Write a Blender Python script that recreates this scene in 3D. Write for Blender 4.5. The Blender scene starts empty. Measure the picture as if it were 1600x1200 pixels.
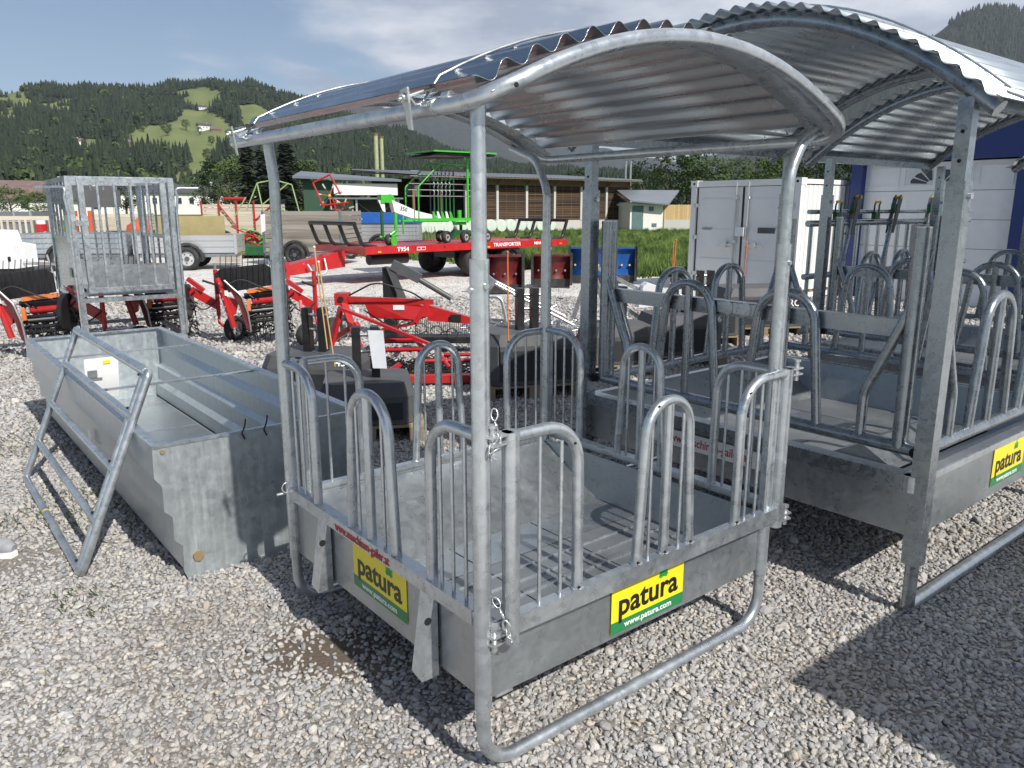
import bpy, math, random
import numpy as np
from mathutils import Vector, Matrix
random.seed(7); rng = np.random.default_rng(7)
R = math.radians; PI = math.pi
sc = bpy.context.scene; COL = sc.collection

# ---------------------------------------------------------------- camera, world, sun, exposure
cam = bpy.data.objects.new('camera', bpy.data.cameras.new('camera')); COL.objects.link(cam)
cam.location = (0, 0, 1.6); cam.rotation_euler = (R(90 - 12.8), 0, 0)
cam.data.sensor_width = 36; cam.data.lens = 1215 / 1600 * 36
cam.data.clip_start = 0.05; cam.data.clip_end = 30000
sc.camera = cam
SUN_EL = 43.5; SUN_AZ = 141.2
sc.view_settings.view_transform = 'Standard'; sc.view_settings.look = 'None'
sc.view_settings.exposure = 0.15; sc.view_settings.gamma = 1; sc.view_settings.use_curve_mapping = False
w = bpy.data.worlds.new('World'); sc.world = w; w.use_nodes = True
nt = w.node_tree; N = nt.nodes; N.clear()
def nd(t, nodes, **k):
    n = nodes.new(t)
    for a, b in k.items(): setattr(n, a, b)
    return n
out = nd('ShaderNodeOutputWorld', N); bg = nd('ShaderNodeBackground', N); bg.inputs['Strength'].default_value = 0.085
sky = nd('ShaderNodeTexSky', N, sky_type='NISHITA', sun_disc=False, sun_elevation=R(SUN_EL), sun_rotation=R(SUN_AZ), altitude=700, air_density=1.0, dust_density=0.1, ozone_density=3.0)
tc = nd('ShaderNodeTexCoord', N); sep = nd('ShaderNodeSeparateXYZ', N)
nt.links.new(tc.outputs['Generated'], sep.inputs[0])
def mth(op, a, b=None, nodes=N, tree=nt, clamp=False):
    m = nd('ShaderNodeMath', nodes, operation=op, use_clamp=clamp)
    for i, v in enumerate((a, b)):
        if v is None: continue
        if isinstance(v, (int, float)): m.inputs[i].default_value = v
        else: tree.links.new(v, m.inputs[i])
    return m.outputs[0]
zc = mth('MAXIMUM', sep.outputs[2], 0.02); zz = mth('ADD', zc, 0.10)
cx = mth('DIVIDE', sep.outputs[0], zz); cy = mth('DIVIDE', sep.outputs[1], zz)
cmb = nd('ShaderNodeCombineXYZ', N); nt.links.new(cx, cmb.inputs[0]); nt.links.new(cy, cmb.inputs[1]); cmb.inputs[2].default_value = 4.2
n1 = nd('ShaderNodeTexNoise', N); n1.inputs['Scale'].default_value = 0.62; n1.inputs['Detail'].default_value = 7; n1.inputs['Roughness'].default_value = 0.56; n1.inputs['Distortion'].default_value = 0.35
n2 = nd('ShaderNodeTexNoise', N); n2.inputs['Scale'].default_value = 1.15; n2.inputs['Detail'].default_value = 6; n2.inputs['Roughness'].default_value = 0.6
for n in (n1, n2): nt.links.new(cmb.outputs[0], n.inputs['Vector'])
# cloud deck covers the sky except towards the north-west, where blue shows between the clouds
side = mth('MULTIPLY', mth('ADD', mth('DIVIDE', sep.outputs[0], mth('ADD', mth('ABSOLUTE', sep.outputs[1]), 0.35)), 0.15), 1.15)
cov = mth('ADD', mth('SUBTRACT', n1.outputs[0], 0.44), side)
cr = nd('ShaderNodeMapRange', N); nt.links.new(cov, cr.inputs['Value']); cr.inputs['From Min'].default_value = -0.02; cr.inputs['From Max'].default_value = 0.16; cr.interpolation_type = 'SMOOTHSTEP'
cr.inputs['To Max'].default_value = 0.88
ramp = nd('ShaderNodeValToRGB', N); nt.links.new(n2.outputs[0], ramp.inputs[0])
ramp.color_ramp.elements[0].position = 0.40; ramp.color_ramp.elements[0].color = (4.3, 4.9, 6.2, 1)
ramp.color_ramp.elements[1].position = 0.60; ramp.color_ramp.elements[1].color = (10.0, 10.3, 10.9, 1)
mx = nd('ShaderNodeMix', N, data_type='RGBA'); nt.links.new(cr.outputs[0], mx.inputs[0]); nt.links.new(sky.outputs[0], mx.inputs[6]); nt.links.new(ramp.outputs[0], mx.inputs[7])
nt.links.new(mx.outputs[2], bg.inputs[0]); nt.links.new(bg.outputs[0], out.inputs[0])
sl = bpy.data.lights.new('sun', 'SUN'); sl.energy = 5.0; sl.angle = R(0.53); sl.color = (1.0, 0.955, 0.88)
sun = bpy.data.objects.new('sun', sl); COL.objects.link(sun)
sd = Vector((math.sin(R(SUN_AZ)) * math.cos(R(SUN_EL)), math.cos(R(SUN_AZ)) * math.cos(R(SUN_EL)), math.sin(R(SUN_EL))))
sun.rotation_euler = sd.to_track_quat('Z', 'Y').to_euler(); sun.location = (6, -8, 12)

# ---------------------------------------------------------------- materials
M = {}
def newmat(name):
    m = bpy.data.materials.new(name); m.use_nodes = True; M[name] = m
    return m, m.node_tree.nodes, m.node_tree, m.node_tree.nodes['Principled BSDF']
def bump(nodes, tree, b, fac, strength, dist):
    bp = nodes.new('ShaderNodeBump'); bp.inputs['Strength'].default_value = strength; bp.inputs['Distance'].default_value = dist
    tree.links.new(fac, bp.inputs['Height']); tree.links.new(bp.outputs[0], b.inputs['Normal']); return bp
def plain(name, c, rough=0.5, metal=0.0, var=0.12, scale=6.0, bmp=0.0, dirt=0.0, coat=0.0, alpha=None, dirtcol=(0.22, 0.20, 0.17)):
    m, n, t, b = newmat(name)
    tcn = n.new('ShaderNodeTexCoord'); nz = n.new('ShaderNodeTexNoise'); nz.inputs['Scale'].default_value = scale; nz.inputs['Detail'].default_value = 6
    t.links.new(tcn.outputs['Object'], nz.inputs['Vector'])
    rp = n.new('ShaderNodeValToRGB'); t.links.new(nz.outputs[0], rp.inputs[0])
    rp.color_ramp.elements[0].position = 0.3; rp.color_ramp.elements[1].position = 0.7
    rp.color_ramp.elements[0].color = tuple(x * (1 - var) for x in c) + (1,); rp.color_ramp.elements[1].color = tuple(min(1, x * (1 + var)) for x in c) + (1,)
    col = rp.outputs[0]
    if dirt:
        n3 = n.new('ShaderNodeTexNoise'); n3.inputs['Scale'].default_value = scale * 0.6; n3.inputs['Detail'].default_value = 9; n3.inputs['Roughness'].default_value = 0.7
        t.links.new(tcn.outputs['Object'], n3.inputs['Vector'])
        mr = n.new('ShaderNodeMapRange'); mr.inputs['From Min'].default_value = 0.48; mr.inputs['From Max'].default_value = 0.72; mr.inputs['To Max'].default_value = dirt
        t.links.new(n3.outputs[0], mr.inputs['Value'])
        mxn = n.new('ShaderNodeMix'); mxn.data_type = 'RGBA'; t.links.new(mr.outputs[0], mxn.inputs[0]); t.links.new(col, mxn.inputs[6]); mxn.inputs[7].default_value = dirtcol + (1,)
        col = mxn.outputs[2]
    t.links.new(col, b.inputs['Base Color'])
    rr = n.new('ShaderNodeMapRange'); t.links.new(nz.outputs[0], rr.inputs['Value']); rr.inputs['To Min'].default_value = max(0.05, rough - 0.1); rr.inputs['To Max'].default_value = min(1, rough + 0.1)
    t.links.new(rr.outputs[0], b.inputs['Roughness']); b.inputs['Metallic'].default_value = metal
    if coat: b.inputs['Coat Weight'].default_value = coat; b.inputs['Coat Roughness'].default_value = 0.15
    if bmp: bump(n, t, b, nz.outputs[0], 0.4, bmp)
    return m
def galv(name, c0, c1, metal=0.72, rough=0.42, scale=26.0, streak=0.0, stain=0.25, bmp=0.002):
    """hot-dip zinc: crystal spangle cells, cloudy oxide, a few dull stains"""
    m, n, t, b = newmat(name)
    tcn = n.new('ShaderNodeTexCoord'); vo = n.new('ShaderNodeTexVoronoi'); vo.inputs['Scale'].default_value = scale
    dn = n.new('ShaderNodeTexNoise'); dn.inputs['Scale'].default_value = 5; t.links.new(tcn.outputs['Object'], dn.inputs['Vector'])
    av = n.new('ShaderNodeVectorMath'); av.operation = 'MULTIPLY_ADD'; t.links.new(dn.outputs['Color'], av.inputs[0]); av.inputs[1].default_value = (0.08,) * 3; t.links.new(tcn.outputs['Object'], av.inputs[2])
    t.links.new(av.outputs[0], vo.inputs['Vector'])
    sp = n.new('ShaderNodeSeparateColor'); t.links.new(vo.outputs['Color'], sp.inputs[0])
    n2 = n.new('ShaderNodeTexNoise'); n2.inputs['Scale'].default_value = 16; n2.inputs['Detail'].default_value = 10; n2.inputs['Roughness'].default_value = 0.68; t.links.new(tcn.outputs['Object'], n2.inputs['Vector'])
    a = mth('MULTIPLY', sp.outputs[0], 0.28, n, t); bb = mth('MULTIPLY', n2.outputs[0], 1.0, n, t); s = mth('ADD', a, bb, n, t)
    rp = n.new('ShaderNodeValToRGB'); t.links.new(s, rp.inputs[0]); rp.color_ramp.elements[0].position = 0.36; rp.color_ramp.elements[1].position = 0.9
    rp.color_ramp.elements[0].color = c0 + (1,); rp.color_ramp.elements[1].color = c1 + (1,)
    n3 = n.new('ShaderNodeTexNoise'); n3.inputs['Scale'].default_value = 2.3; n3.inputs['Detail'].default_value = 10; n3.inputs['Roughness'].default_value = 0.75
    if streak:
        mp = n.new('ShaderNodeMapping'); mp.inputs['Scale'].default_value = (14, 14, 0.8); t.links.new(tcn.outputs['Object'], mp.inputs[0]); t.links.new(mp.outputs[0], n3.inputs['Vector'])
    else: t.links.new(tcn.outputs['Object'], n3.inputs['Vector'])
    mr = n.new('ShaderNodeMapRange'); mr.inputs['From Min'].default_value = 0.5; mr.inputs['From Max'].default_value = 0.75; mr.inputs['To Max'].default_value = max(stain, streak)
    t.links.new(n3.outputs[0], mr.inputs['Value'])
    mxn = n.new('ShaderNodeMix'); mxn.data_type = 'RGBA'; t.links.new(mr.outputs[0], mxn.inputs[0]); t.links.new(rp.outputs[0], mxn.inputs[6]); mxn.inputs[7].default_value = (c1[0] * 1.12, c1[1] * 1.12, c1[2] * 1.1, 1)
    t.links.new(mxn.outputs[2], b.inputs['Base Color'])
    rr = n.new('ShaderNodeMapRange'); t.links.new(s, rr.inputs['Value']); rr.inputs['From Min'].default_value = 0.3; rr.inputs['From Max'].default_value = 1.0; rr.inputs['To Min'].default_value = rough - 0.12; rr.inputs['To Max'].default_value = rough + 0.10
    t.links.new(rr.outputs[0], b.inputs['Roughness'])
    mm = n.new('ShaderNodeMapRange'); t.links.new(n3.outputs[0], mm.inputs['Value']); mm.inputs['From Min'].default_value = 0.45; mm.inputs['From Max'].default_value = 0.8; mm.inputs['To Min'].default_value = metal; mm.inputs['To Max'].default_value = metal * 0.55
    t.links.new(mm.outputs[0], b.inputs['Metallic'])
    
    if bmp: bump(n, t, b, n2.outputs[0], 0.25, bmp)
    return m
galv('zinc', (0.41, 0.445, 0.475), (0.60, 0.64, 0.67), metal=0.84, rough=0.33, scale=44, bmp=0.0006)
galv('zinc_dark', (0.24, 0.27, 0.30), (0.38, 0.415, 0.45), metal=0.88, rough=0.30, scale=44, bmp=0.0006)
galv('zinc_sheet', (0.345, 0.375, 0.395), (0.415, 0.445, 0.47), metal=0.84, rough=0.35, scale=60, stain=0.25, bmp=0.0005)
galv('zinc_trough', (0.40, 0.445, 0.465), (0.53, 0.58, 0.605), metal=0.68, rough=0.37, scale=40, streak=0.6, bmp=0.0006)
plain('roof_zinc', (0.53, 0.58, 0.62), 0.28, 0.93, var=0.03, scale=4)
galv('zinc_bright', (0.50, 0.52, 0.53), (0.66, 0.68, 0.69), metal=0.85, rough=0.33)
plain('yellow_print', (0.80, 0.66, 0.02), 0.35, var=0.03); plain('green_print', (0.02, 0.20, 0.07), 0.35, var=0.04)
plain('black_print', (0.012, 0.012, 0.012), 0.4, var=0.02); plain('white_print', (0.80, 0.80, 0.80), 0.4, var=0.02); plain('red_print', (0.42, 0.03, 0.03), 0.45, var=0.1)
plain('leaf_print', (0.03, 0.33, 0.06), 0.35, var=0.05)
plain('red_paint', (0.44, 0.012, 0.014), 0.33, coat=0.4, var=0.1, dirt=0.12); plain('dark_red_paint', (0.11, 0.010, 0.012), 0.45, dirt=0.25)
plain('orange_red_paint', (0.60, 0.10, 0.03), 0.45, dirt=0.2); plain('orange_plastic', (0.70, 0.19, 0.05), 0.45); plain('yellow_paint', (0.75, 0.47, 0.02), 0.45, dirt=0.1)
plain('black_steel', (0.014, 0.014, 0.016), 0.38, var=0.2, dirt=0.1); plain('rubber', (0.022, 0.022, 0.023), 0.75, var=0.25, dirt=0.25, scale=9, bmp=0.004)
plain('grey_steel', (0.085, 0.088, 0.092), 0.45, var=0.1); plain('anthracite', (0.075, 0.078, 0.082), 0.6, var=0.12, dirt=0.18, bmp=0.003); plain('anthracite_dark', (0.022, 0.026, 0.03), 0.6, var=0.08)
plain('green_paint', (0.045, 0.42, 0.03), 0.35, coat=0.3, var=0.08); plain('dark_green_paint', (0.012, 0.09, 0.03), 0.5)
plain('blue_paint', (0.012, 0.075, 0.27), 0.4, coat=0.2, dirt=0.12); plain('deep_blue_paint', (0.014, 0.035, 0.16), 0.5, var=0.08)
plain('white_paint', (0.78, 0.79, 0.80), 0.4, var=0.03, dirt=0.12); plain('container_white', (0.76, 0.77, 0.76), 0.45, var=0.03, dirt=0.10, scale=1.2)
plain('aluminium', (0.62, 0.63, 0.64), 0.4, 0.75, var=0.06, dirt=0.15, scale=2); plain('silver_paint', (0.58, 0.59, 0.60), 0.4, 0.4)
plain('tarp_blue', (0.02, 0.11, 0.42), 0.4, bmp=0.03, scale=3); plain('tin', (0.5, 0.5, 0.5), 0.35, 0.8)
plain('paper', (0.80, 0.80, 0.80), 0.4, var=0.03); plain('grey_print', (0.16, 0.17, 0.18), 0.4, var=0.2); plain('clear_sleeve', (0.72, 0.74, 0.78), 0.2, var=0.08, bmp=0.004, scale=9)
plain('ochre', (0.24, 0.17, 0.08), 0.7, var=0.1, dirt=0.3); plain('rust', (0.20, 0.11, 0.05), 0.8, var=0.3); plain('wet_dirt', (0.10, 0.07, 0.05), 0.4, var=0.4)
plain('chimney_paint', (0.36, 0.39, 0.22), 0.55, dirt=0.1); plain('render_white', (0.74, 0.73, 0.69), 0.85, var=0.05, scale=1, dirt=0.1)
plain('hall_green', (0.03, 0.075, 0.045), 0.6, var=0.1, scale=0.5); plain('roof_grey', (0.20, 0.22, 0.25), 0.45, 0.3, var=0.08, scale=0.5, dirt=0.15)
plain('tile_roof', (0.16, 0.11, 0.10), 0.8, var=0.2, scale=1); plain('slate_roof', (0.07, 0.072, 0.08), 0.7, var=0.15, scale=1)
plain('concrete', (0.50, 0.49, 0.46), 0.9, var=0.08, scale=0.7, dirt=0.2); plain('window_glass', (0.03, 0.04, 0.055), 0.08, var=0.1); plain('timber_yellow', (0.56, 0.36, 0.16), 0.7, var=0.15, scale=1.5)
plain('bale_wrap', (0.55, 0.62, 0.55), 0.3, var=0.08, scale=3, bmp=0.02); plain('dark_void', (0.01, 0.01, 0.012), 0.9); plain('teal_door', (0.10, 0.17, 0.17), 0.6)  # dark_void: near-black colour standing in for shade inside holes and buildings
plain('skin', (0.45, 0.27, 0.19), 0.6); plain('trousers', (0.16, 0.17, 0.18), 0.9, var=0.2, scale=25, bmp=0.003); plain('shirt', (0.08, 0.10, 0.14), 0.9, scale=25); plain('shoe_grey', (0.27, 0.28, 0.30), 0.7, var=0.15, scale=40); plain('hair', (0.05, 0.035, 0.025), 0.8)
plain('tray_dirt', (0.27, 0.29, 0.31), 0.42, 0.6, var=0.18, scale=5, dirt=0.2)
def wood(name, ca, cb, scale=(1, 22, 22), rough=0.8):
    m, n, t, b = newmat(name)
    tcn = n.new('ShaderNodeTexCoord'); mp = n.new('ShaderNodeMapping'); mp.inputs['Scale'].default_value = scale; t.links.new(tcn.outputs['Object'], mp.inputs[0])
    oi = n.new('ShaderNodeObjectInfo'); av = n.new('ShaderNodeVectorMath'); av.operation = 'ADD'; t.links.new(mp.outputs[0], av.inputs[0])
    ms = n.new('ShaderNodeMath'); ms.operation = 'MULTIPLY'; ms.inputs[1].default_value = 40; t.links.new(oi.outputs['Random'], ms.inputs[0]); t.links.new(ms.outputs[0], av.inputs[1])
    nz = n.new('ShaderNodeTexNoise'); nz.inputs['Scale'].default_value = 1.0; nz.inputs['Detail'].default_value = 8; t.links.new(av.outputs[0], nz.inputs['Vector'])
    a = mth('MULTIPLY', oi.outputs['Random'], 0.45, n, t); s = mth('ADD', mth('MULTIPLY', nz.outputs[0], 0.8, n, t), a, n, t)
    rp = n.new('ShaderNodeValToRGB'); t.links.new(s, rp.inputs[0]); rp.color_ramp.elements[0].position = 0.3; rp.color_ramp.elements[1].position = 0.9
    rp.color_ramp.elements[0].color = ca + (1,); rp.color_ramp.elements[1].color = cb + (1,)
    t.links.new(rp.outputs[0], b.inputs['Base Color']); b.inputs['Roughness'].default_value = rough; bump(n, t, b, nz.outputs[0], 0.4, 0.01)
wood('wood_grey', (0.17, 0.15, 0.125), (0.34, 0.31, 0.27)); wood('wood_pale', (0.42, 0.36, 0.27), (0.62, 0.56, 0.46)); wood('wood_dark', (0.020, 0.015, 0.012), (0.13, 0.075, 0.04), scale=(1, 1, 18))
wood('plywood', (0.30, 0.25, 0.11), (0.38, 0.33, 0.17), scale=(8, 8, 8)); wood('wood_brown', (0.14, 0.09, 0.05), (0.26, 0.18, 0.11)); wood('wood_yellow', (0.45, 0.30, 0.13), (0.60, 0.43, 0.22))
wood('pallet_wood', (0.22, 0.16, 0.10), (0.34, 0.27, 0.18))

# ---------------------------------------------------------------- mesh helpers
def fillet(pts, r, seg=6):
    """polyline with its inner corners rounded to radius r"""
    pts = [Vector(p) for p in pts]; out_ = [pts[0]]
    for i in range(1, len(pts) - 1):
        a, p, b = pts[i - 1], pts[i], pts[i + 1]
        d1 = (a - p).normalized(); d2 = (b - p).normalized(); ang = d1.angle(d2)
        if ang > PI - 0.02: out_.append(p); continue
        t = min(r / math.tan(ang / 2), (a - p).length * 0.49, (b - p).length * 0.49)
        rr = t * math.tan(ang / 2); c = p + (d1 + d2).normalized() * (rr / math.sin(ang / 2))
        s, e = p + d1 * t - c, p + d2 * t - c; w_ = s.angle(e)
        for k in range(seg + 1): f = k / seg; out_.append(c + (s * math.sin((1 - f) * w_) + e * math.sin(f * w_)) / math.sin(w_))
    out_.append(pts[-1]); return out_
class G:
    def __init__(s): s.v = []; s.f = []; s.sm = []
    def add(s, vs, fs, smooth=False):
        o = len(s.v); s.v += [tuple(v) for v in vs]; s.f += [tuple(i + o for i in f) for f in fs]; s.sm += [smooth] * len(fs); return s
    def box(s, x0, x1, y0, y1, z0, z1):
        return s.add([(x, y, z) for z in (z0, z1) for y in (y0, y1) for x in (x0, x1)], [(0, 2, 3, 1), (4, 5, 7, 6), (0, 1, 5, 4), (2, 6, 7, 3), (0, 4, 6, 2), (1, 3, 7, 5)])
    def beam(s, a, b, w, h=None, up=(0, 0, 1)):
        a, b = Vector(a), Vector(b); h = h or w; d = (b - a).normalized(); u = Vector(up)
        if abs(d.dot(u)) > 0.98: u = Vector((1, 0, 0))
        x = d.cross(u).normalized(); y = x.cross(d).normalized()
        vs = [p + x * (i * w / 2) + y * (j * h / 2) for p in (a, b) for i, j in ((-1, -1), (1, -1), (1, 1), (-1, 1))]
        return s.add(vs, [(0, 1, 2, 3), (7, 6, 5, 4), (0, 4, 5, 1), (1, 5, 6, 2), (2, 6, 7, 3), (3, 7, 4, 0)])
    def tube(s, pts, r, n=12, cap=True, closed=False, open_end=False):
        pts = [Vector(p) for p in pts]; L = len(pts); rs = r if isinstance(r, (list, tuple)) else [r] * L
        def tan(i):
            if closed: return (pts[(i + 1) % L] - pts[i - 1]).normalized()
            if i == 0: return (pts[1] - pts[0]).normalized()
            if i == L - 1: return (pts[-1] - pts[-2]).normalized()
            return ((pts[i + 1] - pts[i]).normalized() + (pts[i] - pts[i - 1]).normalized()).normalized()
        t0 = tan(0); u = t0.orthogonal().normalized(); vs = []
        for i in range(L):
            t = tan(i); u = (u - t * u.dot(t)).normalized(); w_ = t.cross(u)
            for k in range(n):
                a = 2 * PI * k / n; vs.append(pts[i] + (u * math.cos(a) + w_ * math.sin(a)) * rs[i])
        fs = [(i * n + k, i * n + (k + 1) % n, (i + 1) % L * n + (k + 1) % n, (i + 1) % L * n + k) for i in range(L if closed else L - 1) for k in range(n)]
        s.add(vs, fs, True)
        if cap and not closed: s.add(vs[:n], [tuple(range(n))[::-1]]); s.add(vs[-n:], [tuple(range(n))])
        return s
    def cyl(s, c, ax, r, h, n=16, r2=None):
        c = Vector(c); ax = Vector(ax).normalized(); return s.tube([c - ax * h / 2, c + ax * h / 2], [r, r if r2 is None else r2], n)
    def prism(s, poly, off):
        """planar polygon (3-D points) pushed along off"""
        n = len(poly); P = [Vector(p) for p in poly]; Q = [p + Vector(off) for p in P]
        return s.add(P + Q, [tuple(range(n))[::-1], tuple(range(n, 2 * n))] + [(i, (i + 1) % n, n + (i + 1) % n, n + i) for i in range(n)])
    def ball(s, c, r, n=10, m=6, sq=(1, 1, 1)):
        c = Vector(c); vs = [c + Vector((0, 0, -r * sq[2]))]
        for j in range(1, m):
            t = -PI / 2 + PI * j / m
            for k in range(n): vs.append(c + Vector((math.cos(t) * math.cos(2 * PI * k / n) * r * sq[0], math.cos(t) * math.sin(2 * PI * k / n) * r * sq[1], math.sin(t) * r * sq[2])))
        vs.append(c + Vector((0, 0, r * sq[2]))); fs = [(0, 1 + (k + 1) % n, 1 + k) for k in range(n)]
        for j in range(m - 2):
            for k in range(n): a = 1 + j * n; fs.append((a + k, a + (k + 1) % n, a + n + (k + 1) % n, a + n + k))
        a = 1 + (m - 2) * n; fs += [(a + k, a + (k + 1) % n, len(vs) - 1) for k in range(n)]
        return s.add(vs, fs, True)
    def data(s, name, mat):
        me = bpy.data.meshes.new(name); me.from_pydata(s.v, [], s.f); me.polygons.foreach_set('use_smooth', s.sm); me.materials.append(M[mat] if isinstance(mat, str) else mat); me.update(); return me
    def put(s, name, mat, parent=None, loc=(0, 0, 0), rot=(0, 0, 0), label=None, kind=None):
        return link(name, s.data(name, mat), parent, loc, rot, label, kind)
def link(name, data, parent=None, loc=(0, 0, 0), rot=(0, 0, 0), label=None, kind=None):
    o = bpy.data.objects.new(name, data); COL.objects.link(o); o.location = loc; o.rotation_euler = rot
    if parent: o.parent = parent
    if label: o['label'] = label
    if kind: o['kind'] = kind
    return o
def thing(name, label, cat, loc=(0, 0, 0), rz=0, group=None, data=None):
    o = link(name, data, None, loc, (0, 0, rz), label); o['category'] = cat
    if group: o['group'] = group
    return o
def kids(o): return [c for c in COL.objects if c.parent == o]
def dup(o, loc=None, rz=None, label=None, parent=None, ch=None):
    c = o.copy(); COL.objects.link(c)
    if parent: c.parent = parent
    for k in kids(o): dup(k, parent=c)
    if loc is not None: c.location = loc
    if rz is not None: c.rotation_euler = (0, 0, rz)
    if label: c['label'] = label
    return c
def text(body, size, mat, parent, loc, rot, name='lettering', bold=0.0, ext=0.0006, sx=1.0, align='CENTER', shear=0.0):
    c = bpy.data.curves.new(name, 'FONT'); c.body = body; c.size = size; c.align_x = align; c.align_y = 'CENTER'; c.extrude = ext; c.offset = bold * size; c.shear = shear; c.resolution_u = 3
    c.materials.append(M[mat]); o = link(name, c, parent, loc, rot); o.scale = (sx, 1, 1); return o
def facing(nx, ny):
    """euler that turns text lying in XY to stand upright on a wall whose outward normal is (nx, ny)"""
    return (R(90), 0, math.atan2(ny, nx) + R(90))
YAW = R(38.8)

# ---------------------------------------------------------------- ground
def ground_mat(name, kind):
    m, n, t, b = newmat(name)
    tcn = n.new('ShaderNodeTexCoord')
    if kind == 'gravel':
        v1 = n.new('ShaderNodeTexVoronoi'); v1.inputs['Scale'].default_value = 32; v1.feature = 'F1'; t.links.new(tcn.outputs['Object'], v1.inputs['Vector'])
        v2 = n.new('ShaderNodeTexVoronoi'); v2.inputs['Scale'].default_value = 13; t.links.new(tcn.outputs['Object'], v2.inputs['Vector'])
        sp = n.new('ShaderNodeSeparateColor'); t.links.new(v1.outputs['Color'], sp.inputs[0]); sp2 = n.new('ShaderNodeSeparateColor'); t.links.new(v2.outputs['Color'], sp2.inputs[0])
        nz = n.new('ShaderNodeTexNoise'); nz.inputs['Scale'].default_value = 0.8; nz.inputs['Detail'].default_value = 8; t.links.new(tcn.outputs['Object'], nz.inputs['Vector'])
        s = mth('ADD', mth('MULTIPLY', sp.outputs[0], 0.45, n, t), mth('ADD', mth('MULTIPLY', sp2.outputs[1], 0.2, n, t), mth('MULTIPLY', nz.outputs[0], 0.45, n, t), n, t), n, t)
        rp = n.new('ShaderNodeValToRGB'); t.links.new(s, rp.inputs[0]); e = rp.color_ramp.elements
        e[0].position = 0.18; e[0].color = (0.17, 0.165, 0.16, 1); e[1].position = 0.78; e[1].color = (0.74, 0.715, 0.68, 1); k = e.new(0.45); k.color = (0.49, 0.475, 0.455, 1)
        t.links.new(rp.outputs[0], b.inputs['Base Color']); b.inputs['Roughness'].default_value = 0.9
        inv = mth('SUBTRACT', 1.0, v1.outputs['Distance'], n, t); bump(n, t, b, inv, 0.55, 0.02)
    elif kind == 'dirt':
        nz = n.new('ShaderNodeTexNoise'); nz.inputs['Scale'].default_value = 60; nz.inputs['Detail'].default_value = 8; t.links.new(tcn.outputs['Object'], nz.inputs['Vector'])
        rp = n.new('ShaderNodeValToRGB'); t.links.new(nz.outputs[0], rp.inputs[0]); rp.color_ramp.elements[0].color = (0.11, 0.098, 0.088, 1); rp.color_ramp.elements[1].color = (0.36, 0.33, 0.30, 1); rp.color_ramp.elements[0].position = 0.3; rp.color_ramp.elements[1].position = 0.75
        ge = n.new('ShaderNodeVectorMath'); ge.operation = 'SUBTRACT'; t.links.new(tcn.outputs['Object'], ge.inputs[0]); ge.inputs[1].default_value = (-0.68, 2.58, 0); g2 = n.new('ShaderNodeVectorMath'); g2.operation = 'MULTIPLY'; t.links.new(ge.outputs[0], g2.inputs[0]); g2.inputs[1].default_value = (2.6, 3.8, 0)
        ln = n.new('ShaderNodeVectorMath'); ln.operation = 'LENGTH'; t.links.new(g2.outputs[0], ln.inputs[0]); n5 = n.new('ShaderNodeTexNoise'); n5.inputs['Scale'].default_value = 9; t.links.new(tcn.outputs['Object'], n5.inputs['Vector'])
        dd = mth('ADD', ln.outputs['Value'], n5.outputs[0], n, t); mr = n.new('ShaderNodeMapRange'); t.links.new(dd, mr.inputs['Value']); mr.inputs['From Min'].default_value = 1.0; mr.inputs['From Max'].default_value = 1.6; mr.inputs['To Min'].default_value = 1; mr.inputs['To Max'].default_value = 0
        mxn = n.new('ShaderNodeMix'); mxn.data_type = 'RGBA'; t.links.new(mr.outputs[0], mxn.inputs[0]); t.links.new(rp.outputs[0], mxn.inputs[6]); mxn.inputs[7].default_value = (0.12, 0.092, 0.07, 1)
        t.links.new(mxn.outputs[2], b.inputs['Base Color']); b.inputs['Roughness'].default_value = 0.95; bump(n, t, b, nz.outputs[0], 1.0, 0.01)
    else:
        n1_ = n.new('ShaderNodeTexNoise'); n1_.inputs['Scale'].default_value = 0.25 if kind == 'meadow' else 0.006; n1_.inputs['Detail'].default_value = 12; n1_.inputs['Roughness'].default_value = 0.7; t.links.new(tcn.outputs['Object'], n1_.inputs['Vector'])
        rp = n.new('ShaderNodeValToRGB'); t.links.new(n1_.outputs[0], rp.inputs[0]); e = rp.color_ramp.elements; e[0].position = 0.35; e[1].position = 0.68
        if kind == 'meadow': e[0].color = (0.045, 0.095, 0.018, 1); e[1].color = (0.125, 0.19, 0.045, 1)
        elif kind == 'hill': e[0].color = (0.10, 0.14, 0.040, 1); e[1].color = (0.19, 0.21, 0.075, 1)
        else: e[0].color = (0.010, 0.017, 0.013, 1); e[1].color = (0.075, 0.085, 0.065, 1); e[0].position = 0.42; e[1].position = 0.78; n1_.inputs['Scale'].default_value = 0.02
        t.links.new(rp.outputs[0], b.inputs['Base Color']); b.inputs['Roughness'].default_value = 1.0
        if kind == 'rock':
            n2_ = n.new('ShaderNodeTexNoise'); n2_.inputs['Scale'].default_value = 0.012; n2_.inputs['Detail'].default_value = 14; n2_.inputs['Roughness'].default_value = 0.75; t.links.new(tcn.outputs['Object'], n2_.inputs['Vector']); bump(n, t, b, n2_.outputs[0], 1.0, 60)
    return m
ground_mat('meadow', 'meadow'); ground_mat('hill_grass', 'hill'); ground_mat('mountain_forest', 'rock'); ground_mat('gravel_far', 'gravel'); ground_mat('gravel_dirt', 'dirt')
def sheet(name, poly, z, mat, kind='structure'):
    return G().add([(x, y, z) for x, y in poly], [tuple(range(len(poly)))]).put(name, mat, kind=kind)
sheet('valley_ground', [(-2600, -400), (2600, -400), (2600, 2600), (-2600, 2600)], -0.02, 'meadow')
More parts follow.
